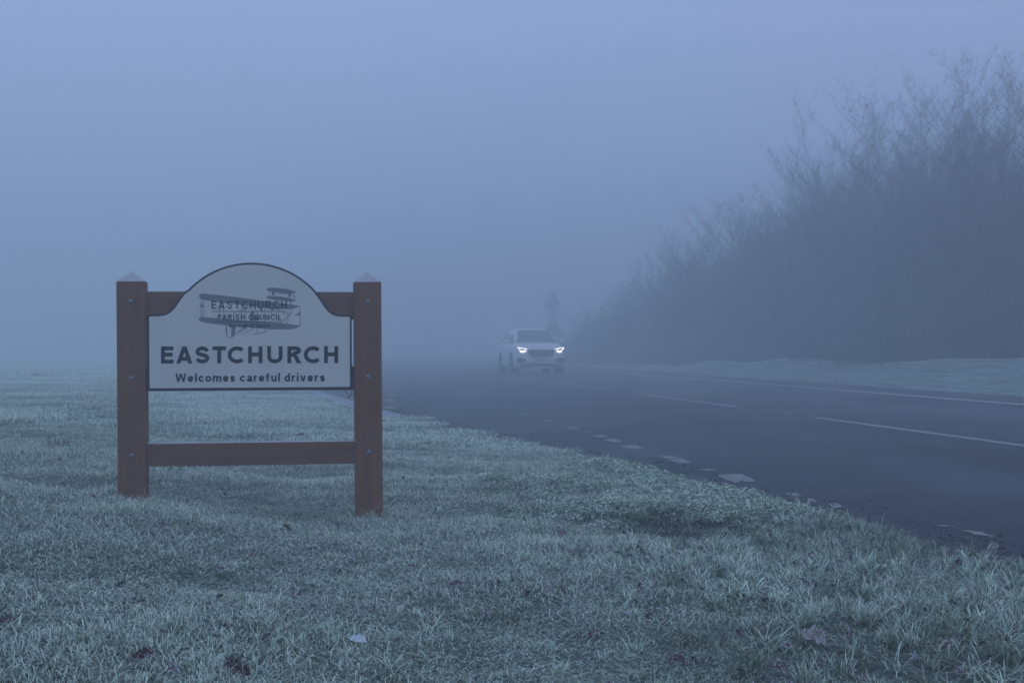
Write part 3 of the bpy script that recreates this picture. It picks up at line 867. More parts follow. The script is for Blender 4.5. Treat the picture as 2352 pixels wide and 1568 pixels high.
    if c == 'm':
        q = (W_ - t) / 4
        return [[(h, 0), (h, X_)], arc(h + q, X_ * .66, q, X_ * .34 - h, 150, 0, 12) + [(h + 2 * q, 0)], arc(h + 3 * q, X_ * .66, q, X_ * .34 - h, 150, 0, 12) + [(W_ - h, 0)]]
    if c == 'u': return [[(W_ - h, X_), (W_ - h, 0)], [(h, X_), (h, X_ * .38)] + arc(W_ / 2, X_ * .38, W_ / 2 - h, X_ * .38 - h, 180, 330, 12)[1:]]
    if c == 'r': return [[(h, 0), (h, X_)], arc(W_ * .75, X_ * .55, W_ * .75 - h, X_ * .45 - h, 160, 75, 8)]
    if c == 'f': return [[(W_ * .4, 0), (W_ * .4, .80)] + arc(W_ * .4 + .17, .80, .17, .23 - h, 180, 85, 8)[1:], [(0, X_ - h), (W_ * .95, X_ - h)]]
    return []
WD = dict(E=.60, L=.56, I=.2, T=.66, H=.70, N=.72, A=.78, O=.80, C=.74, U=.70, R=.68, P=.64, B=.66, S=.68, W=1.08, w=.84, v=.58, o=.58, c=.54, e=.56, d=.56, g=.56, a=.53, l=.17, i=.17, n=.54, h=.54, m=.86, u=.54, r=.36, f=.36, s=.50)

def stroke_faces(b, line, t, y, conv):
    if line[0] == 'poly':
        pts = line[1]; k = len(b.v)
        b.v += [conv(p[0], p[1], y) for p in pts]; b.f.append(tuple(range(k, k + len(pts)))); return
    closed = line[-1] == 'closed'
    P_ = [np.array(p, float) for p in line if p != 'closed']
    if closed: P_ = P_[:-1]
    n = len(P_); k = len(b.v)
    for i in range(n):
        a = P_[i - 1] if (i or closed) else None; c = P_[(i + 1) % n] if (i < n - 1 or closed) else None
        d1 = P_[i] - a if a is not None else None; d2 = c - P_[i] if c is not None else None
        if d1 is None: d1 = d2
        if d2 is None: d2 = d1
        d1 = d1 / (np.linalg.norm(d1) + 1e-9); d2 = d2 / (np.linalg.norm(d2) + 1e-9)
        n1 = np.array([-d1[1], d1[0]]); n2 = np.array([-d2[1], d2[0]]); nn = n1 + n2; nn = nn / (np.linalg.norm(nn) + 1e-9)
        s_ = t / 2 / max(0.5, float(nn.dot(n1)))
        for sg in (1, -1):
            p = P_[i] + nn * s_ * sg; b.v.append(conv(p[0], p[1], y))
    rngi = range(n) if closed else range(n - 1)
    for i in rngi:
        j = (i + 1) % n
        b.f.append((k + 2 * i, k + 2 * i + 1, k + 2 * j + 1, k + 2 * j))

def letters(name, items, t, m, y):
    """items: (char, x0, x1, ytop, ybase) in traced units"""
    b = MB()
    for (c, x0, x1, yt, yb) in items:
        H = yb - yt; W_ = (x1 - x0) / H
        def conv(gx_, gz_, yy): u, z = sp_(x0 + gx_ * H, yb - gz_ * H); return (u, yy, z)
        for i, ln in enumerate(glyph(c, W_, t / H)):
            stroke_faces(b, ln, t / H, y - 0.00022 * i, conv)
    o = b.build(name, m, board)
    return o
def autoline(text, x0, x1, yt0, yt1, yb0, yb1, sp=0.14, wsp=.36):
    adv = 0; pos = []
    for ch in text:
        if ch == ' ': adv += wsp; continue
        pos.append((ch, adv, adv + WD[ch])); adv += WD[ch] + sp
    tot = adv - sp; k = (x1 - x0) / tot
    r = []
    for ch, a, b_ in pos:
        t = (a + b_) / 2 / tot
        r.append((ch, x0 + a * k, x0 + b_ * k, yt0 + (yt1 - yt0) * t, yb0 + (yb1 - yb0) * t))
    return r
LY = FY - 0.0024
big = [('E', 443, 545), ('A', 567, 700), ('S', 718, 843), ('T', 863, 973), ('C', 988, 1120), ('H', 1155, 1272), ('U', 1311, 1436), ('R', 1476, 1588), ('C', 1610, 1742), ('H', 1776, 1891)]
letters('title_lettering', [(c, a, b_, 781 - 2 * (a - 443) / 1400, 920 - 3 * (a - 443) / 1400) for c, a, b_ in big], 31, M['ink'], LY)
_g = autoline('Welcomes careful drivers', 560, 1783, 1003, 998, 1071, 1066, 0.155, .30)
for a_, b_ in ((0, 8), (8, 15), (15, 22)): letters('greeting_word', _g[a_:b_], 14.5, M['ink'], LY)
letters('parish_lettering', autoline('EASTCHURCH', 855, 1472, 409, 408, 474, 474, 0.27), 10.2, M['ink'], LY)
_g = autoline('PARISH COUNCIL', 905, 1427, 520, 520, 564, 564, 0.22, .50)
for a_, b_ in ((0, 6), (6, 13)): letters('council_word', _g[a_:b_], 7.8, M['ink'], LY)
letters('borough_lettering', autoline('Borough of Swale', 998, 1333, 594, 593, 626, 625, 0.17, .28), 5.6, M['ink'], LY)
b = MB()
for (x0, x1, y0_) in ((857, 1469, 495), (905, 1429, 579)):
    b.add([(sp_(x, y_)[0], LY, sp_(x, y_)[1]) for x, y_ in ((x0, y0_ - 2.3), (x0, y0_ + 2.3), (x1, y0_ + 3), (x1, y0_ - 1.6))], [(0, 1, 2, 3)])
b.build('rule_lines', M['ink'], board)

# --- the old biplane printed behind the parish lettering (traced at 2.25x)
def e2(x, y): return ((700 + x / 4.9 - 400) * 2.178, (1040 + y / 4.9 - 940) * 2.178)
EYP = FY - 0.0016
b = MB(); lay = [0]
def epoly(P_, curve=False):
    if curve: P_ = catmull(P_ + [P_[0]], 3)[:-1]
    k = len(b.v)
    for (x_, y_) in P_:
        u, z = sp_(*e2(x_, y_)); b.v.append((u, EYP - 0.000012 * lay[0], z))
    b.f.append(tuple(range(k, k + len(P_)))); lay[0] += 1
def eline(P_, w=9):
    def conv(x_, y_, yy): u, z = sp_(*e2(x_, y_)); return (u, yy, z)
    stroke_faces(b, P_, w, EYP - 0.000012 * lay[0], conv); lay[0] += 1
epoly([(238, 310), (265, 294), (330, 297), (900, 358), (1400, 432), (1850, 488), (2040, 515), (2085, 528), (2040, 545), (1930, 580), (1700, 580), (1300, 545), (900, 490), (480, 442), (330, 415), (260, 400), (232, 370), (226, 335)])
epoly([(215, 760), (235, 735), (280, 726), (560, 750), (1150, 800), (1800, 845), (2098, 885), (2080, 905), (1950, 945), (1850, 958), (1560, 950), (1250, 930), (900, 890), (700, 880), (330, 830), (260, 810), (222, 785)])
epoly([(1452, 215), (1520, 190), (1580, 185), (1760, 200), (1900, 225), (2022, 272), (1950, 292), (1900, 300), (1760, 290), (1540, 262), (1500, 250)])
epoly([(1450, 360), (1510, 338), (1570, 336), (1720, 350), (1890, 378), (2015, 432), (1920, 445), (1800, 430), (1560, 405), (1500, 390)])
epoly([(1563, 262), (1615, 270), (1610, 330), (1565, 320)]); epoly([(1870, 298), (1915, 300), (1915, 362), (1872, 358)])
epoly([(820, 885), (895, 895), (890, 1055), (815, 1122)]); epoly([(722, 882), (745, 885), (735, 960), (755, 1108), (725, 1050), (706, 960)])
epoly([(2078, 625), (2082, 700), (1980, 692), (2040, 660)]); epoly([(262, 440), (305, 545), (232, 545), (258, 500)])
epoly([(1175, 640), (1210, 605), (1245, 640), (1235, 680), (1330, 700), (1345, 780), (1290, 800), (1160, 795), (1165, 700)])
epoly([(1340, 590), (1385, 575), (1395, 615), (1350, 620)]); epoly([(1470, 440), (1600, 450), (1610, 600), (1560, 615)])
for P_, w in (([(262, 410), (265, 730)], 13), ([(303, 420), (307, 726)], 13), ([(605, 560), (608, 755)], 10), ([(665, 560), (668, 760)], 10), ([(1088, 500), (1087, 1000)], 10),
              ([(1015, 500), (1018, 780)], 8), ([(1430, 570), (1432, 1000)], 9), ([(1508, 255), (1508, 345)], 10), ([(1978, 290), (1978, 430)], 10), ([(1610, 292), (1870, 312)], 8),
              ([(1510, 290), (1560, 292)], 6), ([(1915, 330), (1970, 338)], 6), ([(1865, 590), (1855, 860)], 10), ([(2083, 530), (2090, 885)], 12),
              ([(1905, 440), (1925, 520), (1920, 640), (1870, 710), (1720, 840)], 14), ([(1640, 580), (1870, 695)], 9), ([(1240, 560), (1330, 700)], 9), ([(1040, 570), (860, 670)], 9),
              ([(1090, 570), (900, 720)], 8), ([(1500, 620), (1680, 760), (1720, 830)], 9), ([(1640, 660), (1440, 790)], 9), ([(890, 1055), (1040, 940), (1160, 880)], 9), ([(895, 1010), (1080, 905)], 7),
              ([(750, 1108), (890, 1050), (1100, 940)], 8), ([(985, 1042), (1080, 1015), (1180, 965), (1270, 905)], 9), ([(1190, 1050), (1280, 1045), (1430, 1005), (1560, 945)], 10),
              ([(1300, 930), (1308, 1035)], 10), ([(1190, 900), (1200, 950)], 9), ([(1270, 1035), (1300, 930)], 6)):
    eline(P_, w)
import bmesh
em = b.build('biplane_emblem', M['emblem'], board)
bm = bmesh.new(); bm.from_mesh(em.data); bmesh.ops.triangulate(bm, faces=[q for q in bm.faces if len(q.verts) > 4], ngon_method='EAR_CLIP'); bm.to_mesh(em.data); bm.free()

# dry twig caught under the board's right corner
b = MB()
def SP(u, y, z): return SL + SU * u + SN * y + Vector((0, 0, z))
def tw(P_, r=0.0018): b.tube([SP(sp_(x_, y_ + 1002)[0], d, sp_(x_, y_ + 1002)[1]) for x_, y_, d in P_], [r * (1 - 0.5 * i / len(P_)) for i in range(len(P_))], 5)
tw([(2005, 128, .02), (2003, 160, .015), (1992, 178, .012), (1975, 200, .01), (1962, 195, .01)]); tw([(1945, 140, .02), (1965, 160, .015), (1980, 175, .01), (1975, 200, .01)], .0015)
tw([(1992, 178, .012), (2008, 172, .01), (2016, 160, .008)], .001); tw([(2003, 160, .015), (2014, 150, .01)], .001); tw([(1965, 160, .015), (1952, 165, .012)], .001)
tag(b.build('dry_twig', mat('dry_stem', (0.05, 0.035, 0.03), 0.9, 0.1)), 'thin dry twig dangling under the lower right corner of the board', 'twig')

# ------------------------------------------------------------------ car
CAR_Y = 50.0
car_cx = (1243 - 1176) / 3240 * CAR_Y
heading = Vector((-0.153, 1.0, 0)).normalized()       # car's length runs away along the road
car = empty('moving_car', (car_cx, CAR_Y, 0), math.atan2(heading.y, heading.x) - math.pi / 2)
tag(car, 'white sport utility car with lit headlights driving out of the fog', 'car')
M['car'] = mat('white_car_paint', (0.80, 0.81, 0.82), 0.3, 0.5)
M['glass'] = mat('dark_car_glass', (0.16, 0.18, 0.20), 0.12, 0.6)
M['blackp'] = mat('black_plastic', (0.025, 0.026, 0.028), 0.6, 0.3)
M['rubber'] = mat('tyre_rubber', (0.02, 0.02, 0.02), 0.8, 0.2)
M['alloy'] = mat('alloy_rim', (0.45, 0.46, 0.48), 0.4, 0.5, 0.7)
M['silver'] = mat('silver_trim', (0.55, 0.56, 0.58), 0.35, 0.5, 0.5)
M['plate'] = mat('plate_white', (0.6, 0.6, 0.58), 0.5, 0.3)
drl = mat('lit_running_light', (0.9, 0.93, 1.0)); nb = NB(drl)
nb.b.inputs['Emission Color'].default_value = (1.0, 0.94, 0.82, 1); nb.b.inputs['Emission Strength'].default_value = 7.0
lens = mat('headlight_lens', (0.35, 0.37, 0.4), 0.15, 0.6)
nb = NB(lens); nb.b.inputs['Emission Color'].default_value = (1.0, 0.95, 0.85, 1); nb.b.inputs['Emission Strength'].default_value = 0.05

def loft(stations, name, m, parent, close=True):
    """stations: (y, [(x,z)...] right half, bottom centre to top centre)"""
    v = []; f = []; n = None
    for (yy, half) in stations:
        ring = [(x_, yy, z_) for x_, z_ in half] + [(-x_, yy, z_) for x_, z_ in reversed(half[1:-1])]
        n = len(ring); v += ring
    for i in range(len(stations) - 1):
        for j in range(n): f.append((i * n + j, i * n + (j + 1) % n, (i + 1) * n + (j + 1) % n, (i + 1) * n + j))
    f += [tuple(range(n - 1, -1, -1)), tuple(range((len(stations) - 1) * n, len(stations) * n))]
    o = meshobj(name, v, f, m, parent)
    bm = bmesh.new(); bm.from_mesh(o.data); bmesh.ops.recalc_face_normals(bm, faces=bm.faces); bm.to_mesh(o.data); bm.free()
    o.data.polygons.foreach_set('use_smooth', [True] * len(o.data.polygons))
    return o
def sec(w, zb, zs, wt, zt, cr=0.03):
    return [(0, zb), (w * .55, zb), (w * .92, zb), (w * .985, zb + .06), (w, zb + .22), (w * .995, (zb + zs) / 2 + .05), (w * .985, zs - .05), (w * .955, zs), (wt, zt - .012), (wt * .6, zt + cr * .7), (0, zt + cr)]
body = loft([(0.00, sec(.60, .34, .74, .50, .78, .01)), (.03, sec(.72, .28, .82, .60, .86, .012)), (.10, sec(.82, .24, .88, .70, .93, .02)), (.25, sec(.89, .22, .93, .76, .985, .03)), (.55, sec(.925, .22, .98, .79, 1.04, .035)),
             (1.15, sec(.935, .22, 1.02, .80, 1.10, .03)), (1.7, sec(.935, .22, 1.04, .82, 1.10, .02)), (3.2, sec(.935, .22, 1.07, .82, 1.12, .02)), (4.0, sec(.93, .24, 1.09, .80, 1.13, .02)),
             (4.35, sec(.89, .28, 1.08, .76, 1.12, .02)), (4.52, sec(.80, .34, 1.0, .70, 1.06, .01)), (4.57, sec(.7, .4, .9, .6, .98, .01))], 'body', M['car'], car)
def gsec(wb, zb, wt, zt): return [(0, zb), (wb, zb), (wb * .3 + wt * .7 + .02, zb * .3 + zt * .7), (wt, zt - .03), (wt - .06, zt), (0, zt + .02)]
cab = loft([(1.10, gsec(.76, 1.08, .74, 1.115)), (1.35, gsec(.79, 1.08, .70, 1.29)), (1.62, gsec(.80, 1.08, .655, 1.47)), (1.85, gsec(.81, 1.08, .62, 1.585)), (2.1, gsec(.81, 1.08, .61, 1.625)), (2.7, gsec(.81, 1.08, .61, 1.645)),
            (3.4, gsec(.80, 1.08, .60, 1.63)), (3.95, gsec(.78, 1.08, .58, 1.585)), (4.2, gsec(.76, 1.08, .60, 1.40)), (4.42, gsec(.72, 1.06, .66, 1.12))], 'roof', M['car'], car)
# windscreen and side glass follow the cabin skin, 4 mm proud
b = MB()
wrow = [(1.125, .715, 1.138), (1.35, .645, 1.323), (1.62, .60, 1.498), (1.80, .565, 1.582)]
k = []
for (yy, hw, z_) in wrow:
    n_ = 8
    b.v += [(hw * (2 * i / n_ - 1), yy - .012 - 0.05 * (1 - (2 * i / n_ - 1) ** 2) * 0, z_ + .010 + .012 * (1 - (2 * i / n_ - 1) ** 2)) for i in range(n_ + 1)]
for i in range(3):
    for j in range(8): b.f.append((i * 9 + j, i * 9 + j + 1, (i + 1) * 9 + j + 1, (i + 1) * 9 + j))
b.build('windscreen', M['glass'], car, True)
for sx in (-1, 1):
    b = MB()
    for (ya, yb, ta, tb) in ((1.52, 2.52, .45, .86), (2.60, 3.50, .86, .86), (3.58, 4.02, .84, .55)):
        def q_(yy, t): 
            wb = .815; wt = .635; zb = 1.13; zt = 1.56
            return (sx * (wb + (wt - wb) * t + .008), yy, zb + (zt - zb) * t)
        b.add([q_(ya, 0), q_(yb, 0), q_(yb - (0.0 if tb > .8 else .12), tb), q_(ya + (.42 if ta < .8 else 0), ta if ta > .8 else .86)], [(0, 1, 2, 3)])
    b.build('side_window', M['glass'], car)
    # door mirror
    b = MB()
    b.tube([(sx * .84, 1.50, 1.10), (sx * .93, 1.49, 1.14)], .025, 6)
    v0 = len(b.v)
    for (dy, s_) in ((-.06, .6), (-.03, 1), (.05, 1), (.07, .9)):
        b.v += [(sx * (1.02 + .10 * s_ * math.cos(a)), 1.49 + dy, 1.17 + .07 * s_ * math.sin(a)) for a in np.linspace(0, 2 * math.pi, 10, endpoint=False)]
    for i in range(3):
        for j in range(10): b.f.append((v0 + i * 10 + j, v0 + i * 10 + (j + 1) % 10, v0 + (i + 1) * 10 + (j + 1) % 10, v0 + (i + 1) * 10 + j))
    b.f += [tuple(v0 + j for j in range(9, -1, -1)), tuple(v0 + 30 + j for j in range(10))]
    b.build('door_mirror', M['car'], car, True)
    # lamps: slim bar and hook of light inside a dark-rimmed lens
    hl = MB()
    P_ = [(.50, .905), (.62, .925), (.80, .955), (.845, .96), (.84, .90), (.80, .85), (.70, .83), (.60, .85)]
    dep = lambda x_: .030 + max(0, x_ - .50) ** 2 * .62
    hl.v += [(sx * x_, dep(x_) - .03, z_) for x_, z_ in P_] + [(sx * x_, dep(x_) + .12, z_) for x_, z_ in P_]
    n = len(P_); hl.f += [tuple(range(n))] + [(i, (i + 1) % n, n + (i + 1) % n, n + i) for i in range(n)]
    ho = hl.build('headlight', lens, car)
    lb = MB()
    lb.tube([(sx * x_, dep(x_) - .045, z_) for x_, z_ in ((.49, .905), (.62, .922), (.84, .957))], [.005, .005, .005], 8)
    lb.tube([(sx * x_, dep(x_) - .05, z_) for x_, z_ in ((.565, .865), (.60, .825), (.66, .808), (.72, .815), (.755, .85), (.83, .93))], [.011, .013, .013, .011, .007, .005], 8)
    lb.build('running_light', drl, ho)
    # lower lamp recess with a bright lip
    b = MB()
    P_ = [(.50, .50), (.62, .57), (.78, .60), (.86, .55), (.84, .42), (.72, .38), (.60, .42)]
    b.v += [(sx * x_, dep(x_) - .048, z_) for x_, z_ in P_] + [(sx * x_, dep(x_) + .1, z_) for x_, z_ in P_]
    n = len(P_); b.f += [tuple(range(n))] + [(i, (i + 1) % n, n + (i + 1) % n, n + i) for i in range(n)]
    b.build('fog_lamp_recess', M['blackp'], car)
    b = MB(); b.tube([(sx * x_, dep(x_) - .058, z_) for x_, z_ in ((.38, .47), (.50, .42), (.62, .365), (.76, .345), (.86, .39))], .018, 6)
    b.build('bumper_trim', M['silver'], car)
b = MB()
for i, (hw, z_) in enumerate(((.46, .88), (.48, .83), (.44, .72), (.36, .62))):
    b.v += [(-hw, -.012 + (.02 if i == 0 else 0), z_), (hw, -.012 + (.02 if i == 0 else 0), z_), (-hw, .2, z_), (hw, .2, z_)]
for i in range(3): a = 4 * i; b.f += [(a, a + 1, a + 5, a + 4), (a, a + 4, a + 6, a + 2), (a + 1, a + 3, a + 7, a + 5)]
b.f += [(0, 2, 3, 1)]
gr = b.build('grille', M['blackp'], car)
b = MB()
for z_ in (.66, .70, .74, .78, .82): b.box(-.40, .40, -.020, -.014, z_, z_ + .008)
b.build('grille_bar', M['silver'], gr)
b = MB(); b.box(-.74, .74, -.015, .25, .25, .40); bevel(b.build('lower_bumper', M['blackp'], car), .03)
b = MB(); b.box(-.42, .42, -.03, .05, .225, .275); bevel(b.build('skid_plate', M['silver'], car), .012)
b = MB(); b.box(-.26, .26, -.030, -.018, .49, .60); b.build('number_plate', M['plate'], car)
def cyl_x(b, x0, x1, r, n=28):
    b.tube([(x0, 0, 0), (x1, 0, 0)], r, n)
for sx in (-1, 1):
    for yy in (.93, 3.65):
        b = MB()
        k = len(b.v); n = 28
        prof = [(.70, .20), (.70, .30), (.72, .345), (.76, .355), (.90, .355), (.935, .345), (.945, .30), (.94, .24), (.90, .235), (.90, .20)]
        for (x_, r) in prof: b.v += [(sx * x_, r * math.cos(2 * math.pi * j / n), r * math.sin(2 * math.pi * j / n)) for j in range(n)]
        for i in range(len(prof) - 1):
            for j in range(n): b.f.append((i * n + j, i * n + (j + 1) % n, (i + 1) * n + (j + 1) % n, (i + 1) * n + j))
        wh = b.build('wheel', M['rubber'], car, True); wh.location = (0, yy, .355)
        b = MB(); n = 10
        for j in range(5):
            a = 2 * math.pi * j / 5
            for da in (-.16, .16):
                b.tube([(sx * .925, .03 * math.cos(a), .03 * math.sin(a)), (sx * .93, .235 * math.cos(a + da), .235 * math.sin(a + da))], .016, 4)
        b.tube([(sx * .91, 0, 0), (sx * .94, 0, 0)], .045, 10)
        b.build('rim', M['alloy'], wh)
        b = MB()                                           # black arch liner and lip
        k = 0; n = 20
        for (x_, r) in ((.60, .43), (.938, .43), (.944, .40), (.944, .37)):
            b.v += [(sx * x_, yy + r * math.cos(a), .355 + r * math.sin(a)) for a in np.linspace(-.35, math.pi + .35, n)]
        for i in range(3):
            for j in range(n - 1): b.f.append((i * n + j, i * n + j + 1, (i + 1) * n + j + 1, (i + 1) * n + j))
        b.v += [(sx * .939, yy, .355)]; c_ = len(b.v) - 1
        for j in range(n - 1): b.f.append((c_, 1 * n + j, 1 * n + j + 1))
        b.build('wheel_arch', M['blackp'], car)

# ------------------------------------------------------------------ roadside warning sign behind the car
SD = 88.0
ws = empty('warning_sign', ((1270 - 1176) / 3240 * SD, SD, 0.0), 0.05)
tag(ws, 'triangular road warning sign with plates on a post, dim in fog above the car', 'road sign')
b = MB(); b.tube([(0, 0, -.1), (0, 0, 4.4)], .045, 10); b.build('pole', mat('grey_pole', (.12, .12, .125), .6), ws)
M['signback'] = mat('sign_back_grey', (.42, .42, .43), .7)
def plate(name, P_, y0=-.05):
    kk = SD / 58.0; P_ = [(x_ * kk, .97 + (z_ - .97) * kk) for x_, z_ in P_]
    n = len(P_); v = [(x_, y0, z_) for x_, z_ in P_] + [(x_, y0 + .012, z_) for x_, z_ in P_]
    return meshobj(name, v, [tuple(range(n)), tuple(range(2 * n - 1, n - 1, -1))] + [(i, (i + 1) % n, n + (i + 1) % n, n + i) for i in range(n)], M['signback'], ws)
plate('triangle_plate', [(-.38, 2.62), (-.34, 2.58), (.34, 2.58), (.38, 2.62), (.03, 3.28), (-.03, 3.28)])
plate('mid_plate', [(-.22, 2.28), (.22, 2.28), (.22, 2.52), (-.22, 2.52)])
plate('triangle_plate', [(-.42, 1.55), (-.38, 1.51), (.38, 1.51), (.42, 1.55), (.03, 2.24), (-.03, 2.24)])

# ------------------------------------------------------------------ trees
def tree_mesh(seed, height=8.0, stems=5, spread=1.9, twigs=17000, tw_w=0.0034):
    r = random.Random(seed); rg = np.random.default_rng(seed)
    tb = MB(); segs = []
    def branch(p, d, L, rad, depth):
        n = 4; pts = [p.copy()]; rr = [rad]
        for i in range(n):
            d = (d + Vector((r.uniform(-.16, .16), r.uniform(-.16, .16), .10))).normalized()
            p = p + d * L / n; pts.append(p.copy()); rr.append(rad * (1 - .75 * (i + 1) / n))
            segs.append((pts[-2], pts[-1], depth))
            if depth < 3:
                for _ in range(2 if depth < 2 else 1):
                    if r.random() < .9:
                        a = r.uniform(0, 6.283); el = r.uniform(.5, 1.0)
                        nd = (d * math.cos(el) + Vector((math.cos(a), math.sin(a), .25)) * math.sin(el)).normalized()
                        branch(p.copy(), nd, L * r.uniform(.36, .56), rr[-1] * .62, depth + 1)
        tb.tube(pts, rr, 5 if depth < 1 else (4 if depth < 2 else 3), False)
    for s_ in range(stems):
        a = r.uniform(0, 6.283); k = r.uniform(.1, 1) ** .7
        p = Vector((math.cos(a) * .25 * k, math.sin(a) * .25 * k, -.1))
        d = Vector((math.cos(a) * .28 * k * spread / 1.9, math.sin(a) * .28 * k * spread / 1.9, 1)).normalized()
        branch(p, d, height * r.uniform(.68, .88), r.uniform(.05, .085), 0)
    # fine twigs off the outer branches, mostly ascending
    A = np.array([tuple(s_[0]) for s_ in segs]); B = np.array([tuple(s_[1]) for s_ in segs]); dp = np.array([s_[2] for s_ in segs])
    wgt = np.where(dp >= 2, 1.0, .3) * np.linalg.norm(B - A, axis=1); wgt /= wgt.sum()
    i = rg.choice(len(segs), twigs, p=wgt); t = rg.uniform(0, 1, twigs)[:, None]
    P0 = A[i] * (1 - t) + B[i] * t
    D = (B[i] - A[i]); D /= np.linalg.norm(D, axis=1)[:, None] + 1e-9
    D = D * .6 + rg.normal(0, .60, (twigs, 3)); D[:, 2] += .35; D /= np.linalg.norm(D, axis=1)[:, None]
    L = rg.uniform(.12, .42, twigs)[:, None]
    D2 = D + rg.normal(0, .25, (twigs, 3)); D2 /= np.linalg.norm(D2, axis=1)[:, None]
    P1 = P0 + D * L * .55; P2 = P1 + D2 * L * .45
    # a side shoot from each elbow
    D3 = D + rg.normal(0, .6, (twigs, 3)); D3 /= np.linalg.norm(D3, axis=1)[:, None]
    P3 = P1 + D3 * L * .4
    S_ = np.cross(D, rg.normal(0, 1, (twigs, 3))); S_ /= np.linalg.norm(S_, axis=1)[:, None] + 1e-9
    w0 = tw_w * rg.uniform(.6, 1.3, twigs)[:, None]
    V = np.stack([P0 - S_ * w0, P0 + S_ * w0, P1 + S_ * w0 * .7, P1 - S_ * w0 * .7, P2, P3], 1).reshape(-1, 3)
    base = (np.arange(twigs) * 6)[:, None]
    me = fast_mesh('crown', V, base + np.array([[0, 1, 2, 3]]), np.concatenate([base + np.array([[3, 2, 4]]), base + np.array([[3, 2, 5]])]))
    me.materials.append(M['twig'])
    tm = bpy.data.meshes.new('trunk'); tm.from_pydata(tb.v, [], tb.f); tm.materials.append(M['bark'])
    tm.update()
    zmax = max(q_.z for s_ in segs for q_ in s_[:2])
    return tm, me, zmax
TV = [tree_mesh(11, 8, 5, 1.9), tree_mesh(12, 8, 6, 1.5), tree_mesh(13, 8, 4, 2.2), tree_mesh(14, 8, 7, 1.8), tree_mesh(15, 8, 5, 1.3)]
def hedge_x(y): return 11.45 - 0.153 * (y - 31)
# photo outline of the tree tops (x, y in the 2352 wide photo) used only to pick real heights along the row
TX = [1340, 1400, 1480, 1560, 1650, 1750, 1830, 1870, 1950, 2100, 2250, 2352, 2600, 3200]
TYP = [735, 665, 590, 535, 478, 420, 345, 290, 235, 185, 175, 125, 60, 20]
GROUP = 'bare frosted trees in the row along the far verge'
ypos = [v * .816 for v in (38.6, 41.0, 43.6, 46.2, 49.0, 52.0, 55.2, 58.6, 62.2, 66.0, 70.0, 74.5, 79.5, 85, 91, 98, 107, 117)]
tree_labels = {38.6: 'tallest bare tree cut by the right edge of the photo, fine twigs against the sky',
               41.0: 'bare twiggy tree second from the right edge, rising above the far grass verge',
               43.6: 'bare tree with slender upright top shoots, third from the right edge',
               46.2: 'bare tree with one tall spindly leader shoot above its neighbours',
               49.0: 'bare feathery topped tree left of the one with the tall leader shoot',
               52.0: 'bare tree with small separate twig tips, where the tree line starts to drop',
               55.2: 'bare tree at the upper left shoulder of the tree mass, faint twig tips',
               58.6: 'hazy bare tree just below the shoulder where the outline steps down',
               62.2: 'pale hazy tree halfway down the sloping outline of the row'}
for i, y in enumerate(ypos):
    x = hedge_x(y) + random.uniform(-.4, .5)
    px_ = 1176 + x / y * 3240
    top = CAM_Z + (797 - np.interp(px_, TX, TYP)) / 3240 * y
    zg = float(ground_z(np.array([x]), np.array([float(y)]))[0])
    tm, cm, zm = TV[i % 5]
    s_ = (top - zg) / zm * (random.uniform(1.0, 1.07) if px_ < 2150 else 1.10)
    t = empty('bare_tree', (x, y, zg), random.uniform(0, 6.28)); t.scale = (s_ * 1.15, s_ * 1.15, s_)
    tag(t, tree_labels.get(round(y / .816, 1), 'dim bare tree far along the row, almost lost in fog left of the clearer trees' if y > 50 else
        'bare frosted tree in the row beyond the far verge'), 'tree', GROUP)
    a = bpy.data.objects.new('trunk', tm); link(a, t); c = bpy.data.objects.new('crown', cm); link(c, t)

# a shadowy tree at the far left of the field
t = empty('field_tree', (-31.5, 74, .4)); t.scale = (1.1, 1.1, .62)
tag(t, 'shadowy tree barely showing through fog at the left edge of the field', 'tree')
link(bpy.data.objects.new('trunk', TV[3][0]), t); link(bpy.data.objects.new('crown', TV[3][1]), t)

# deeper wood and undergrowth: uncountable mass behind the front row
def joined(tm, cm):
    """one mesh of stems and twigs for the mass behind"""
    b_ = bmesh.new(); b_.from_mesh(tm); k = len(b_.faces); b_.from_mesh(cm)
    b_.faces.ensure_lookup_table()
    for i_, f_ in enumerate(b_.faces): f_.material_index = 0 if i_ < k else 1
    m_ = bpy.data.meshes.new('wood_tree'); b_.to_mesh(m_); b_.free()
    m_.materials.append(M['bark']); m_.materials.append(M['twig'])
    return m_
wl = lib('wood_trees', [joined(a, c) for a, c, _ in TV])
zm = TV[0][2]
P = []; SC = []
for row, (dx, sp2, hk) in enumerate(((1.6, 1.9, .80), (3.4, 2.0, .84), (5.4, 2.2, .86), (8.0, 2.6, .88), (11.0, 3.2, .88))):
    y = 21.0 + row * .7
    while y < 100:
        x = hedge_x(y) + dx + random.uniform(-.6, .6)
        px_ = 1176 + x / y * 3240
        top = CAM_Z + (797 - np.interp(px_, TX, TYP)) / 3240 * y
        zg = float(ground_z(np.array([x]), np.array([y]))[0])
        s_ = min((top - zg) / zm * hk * random.uniform(.86, 1.0), 1.5)
        if s_ > .2 and px_ < 3100: P.append((x, y, zg)); SC.append((max(s_, .7), max(s_, .7), s_))
        y += sp2 * random.uniform(.7, 1.3) * (1 + y / 120)
n = len(P)
scatter('woodland', np.array(P), rng.uniform(0, 6.28, n), np.array(SC), np.ones(n), np.ones(n), wl, 'dense dim wood of bare trees massed behind the front row', 'woodland')

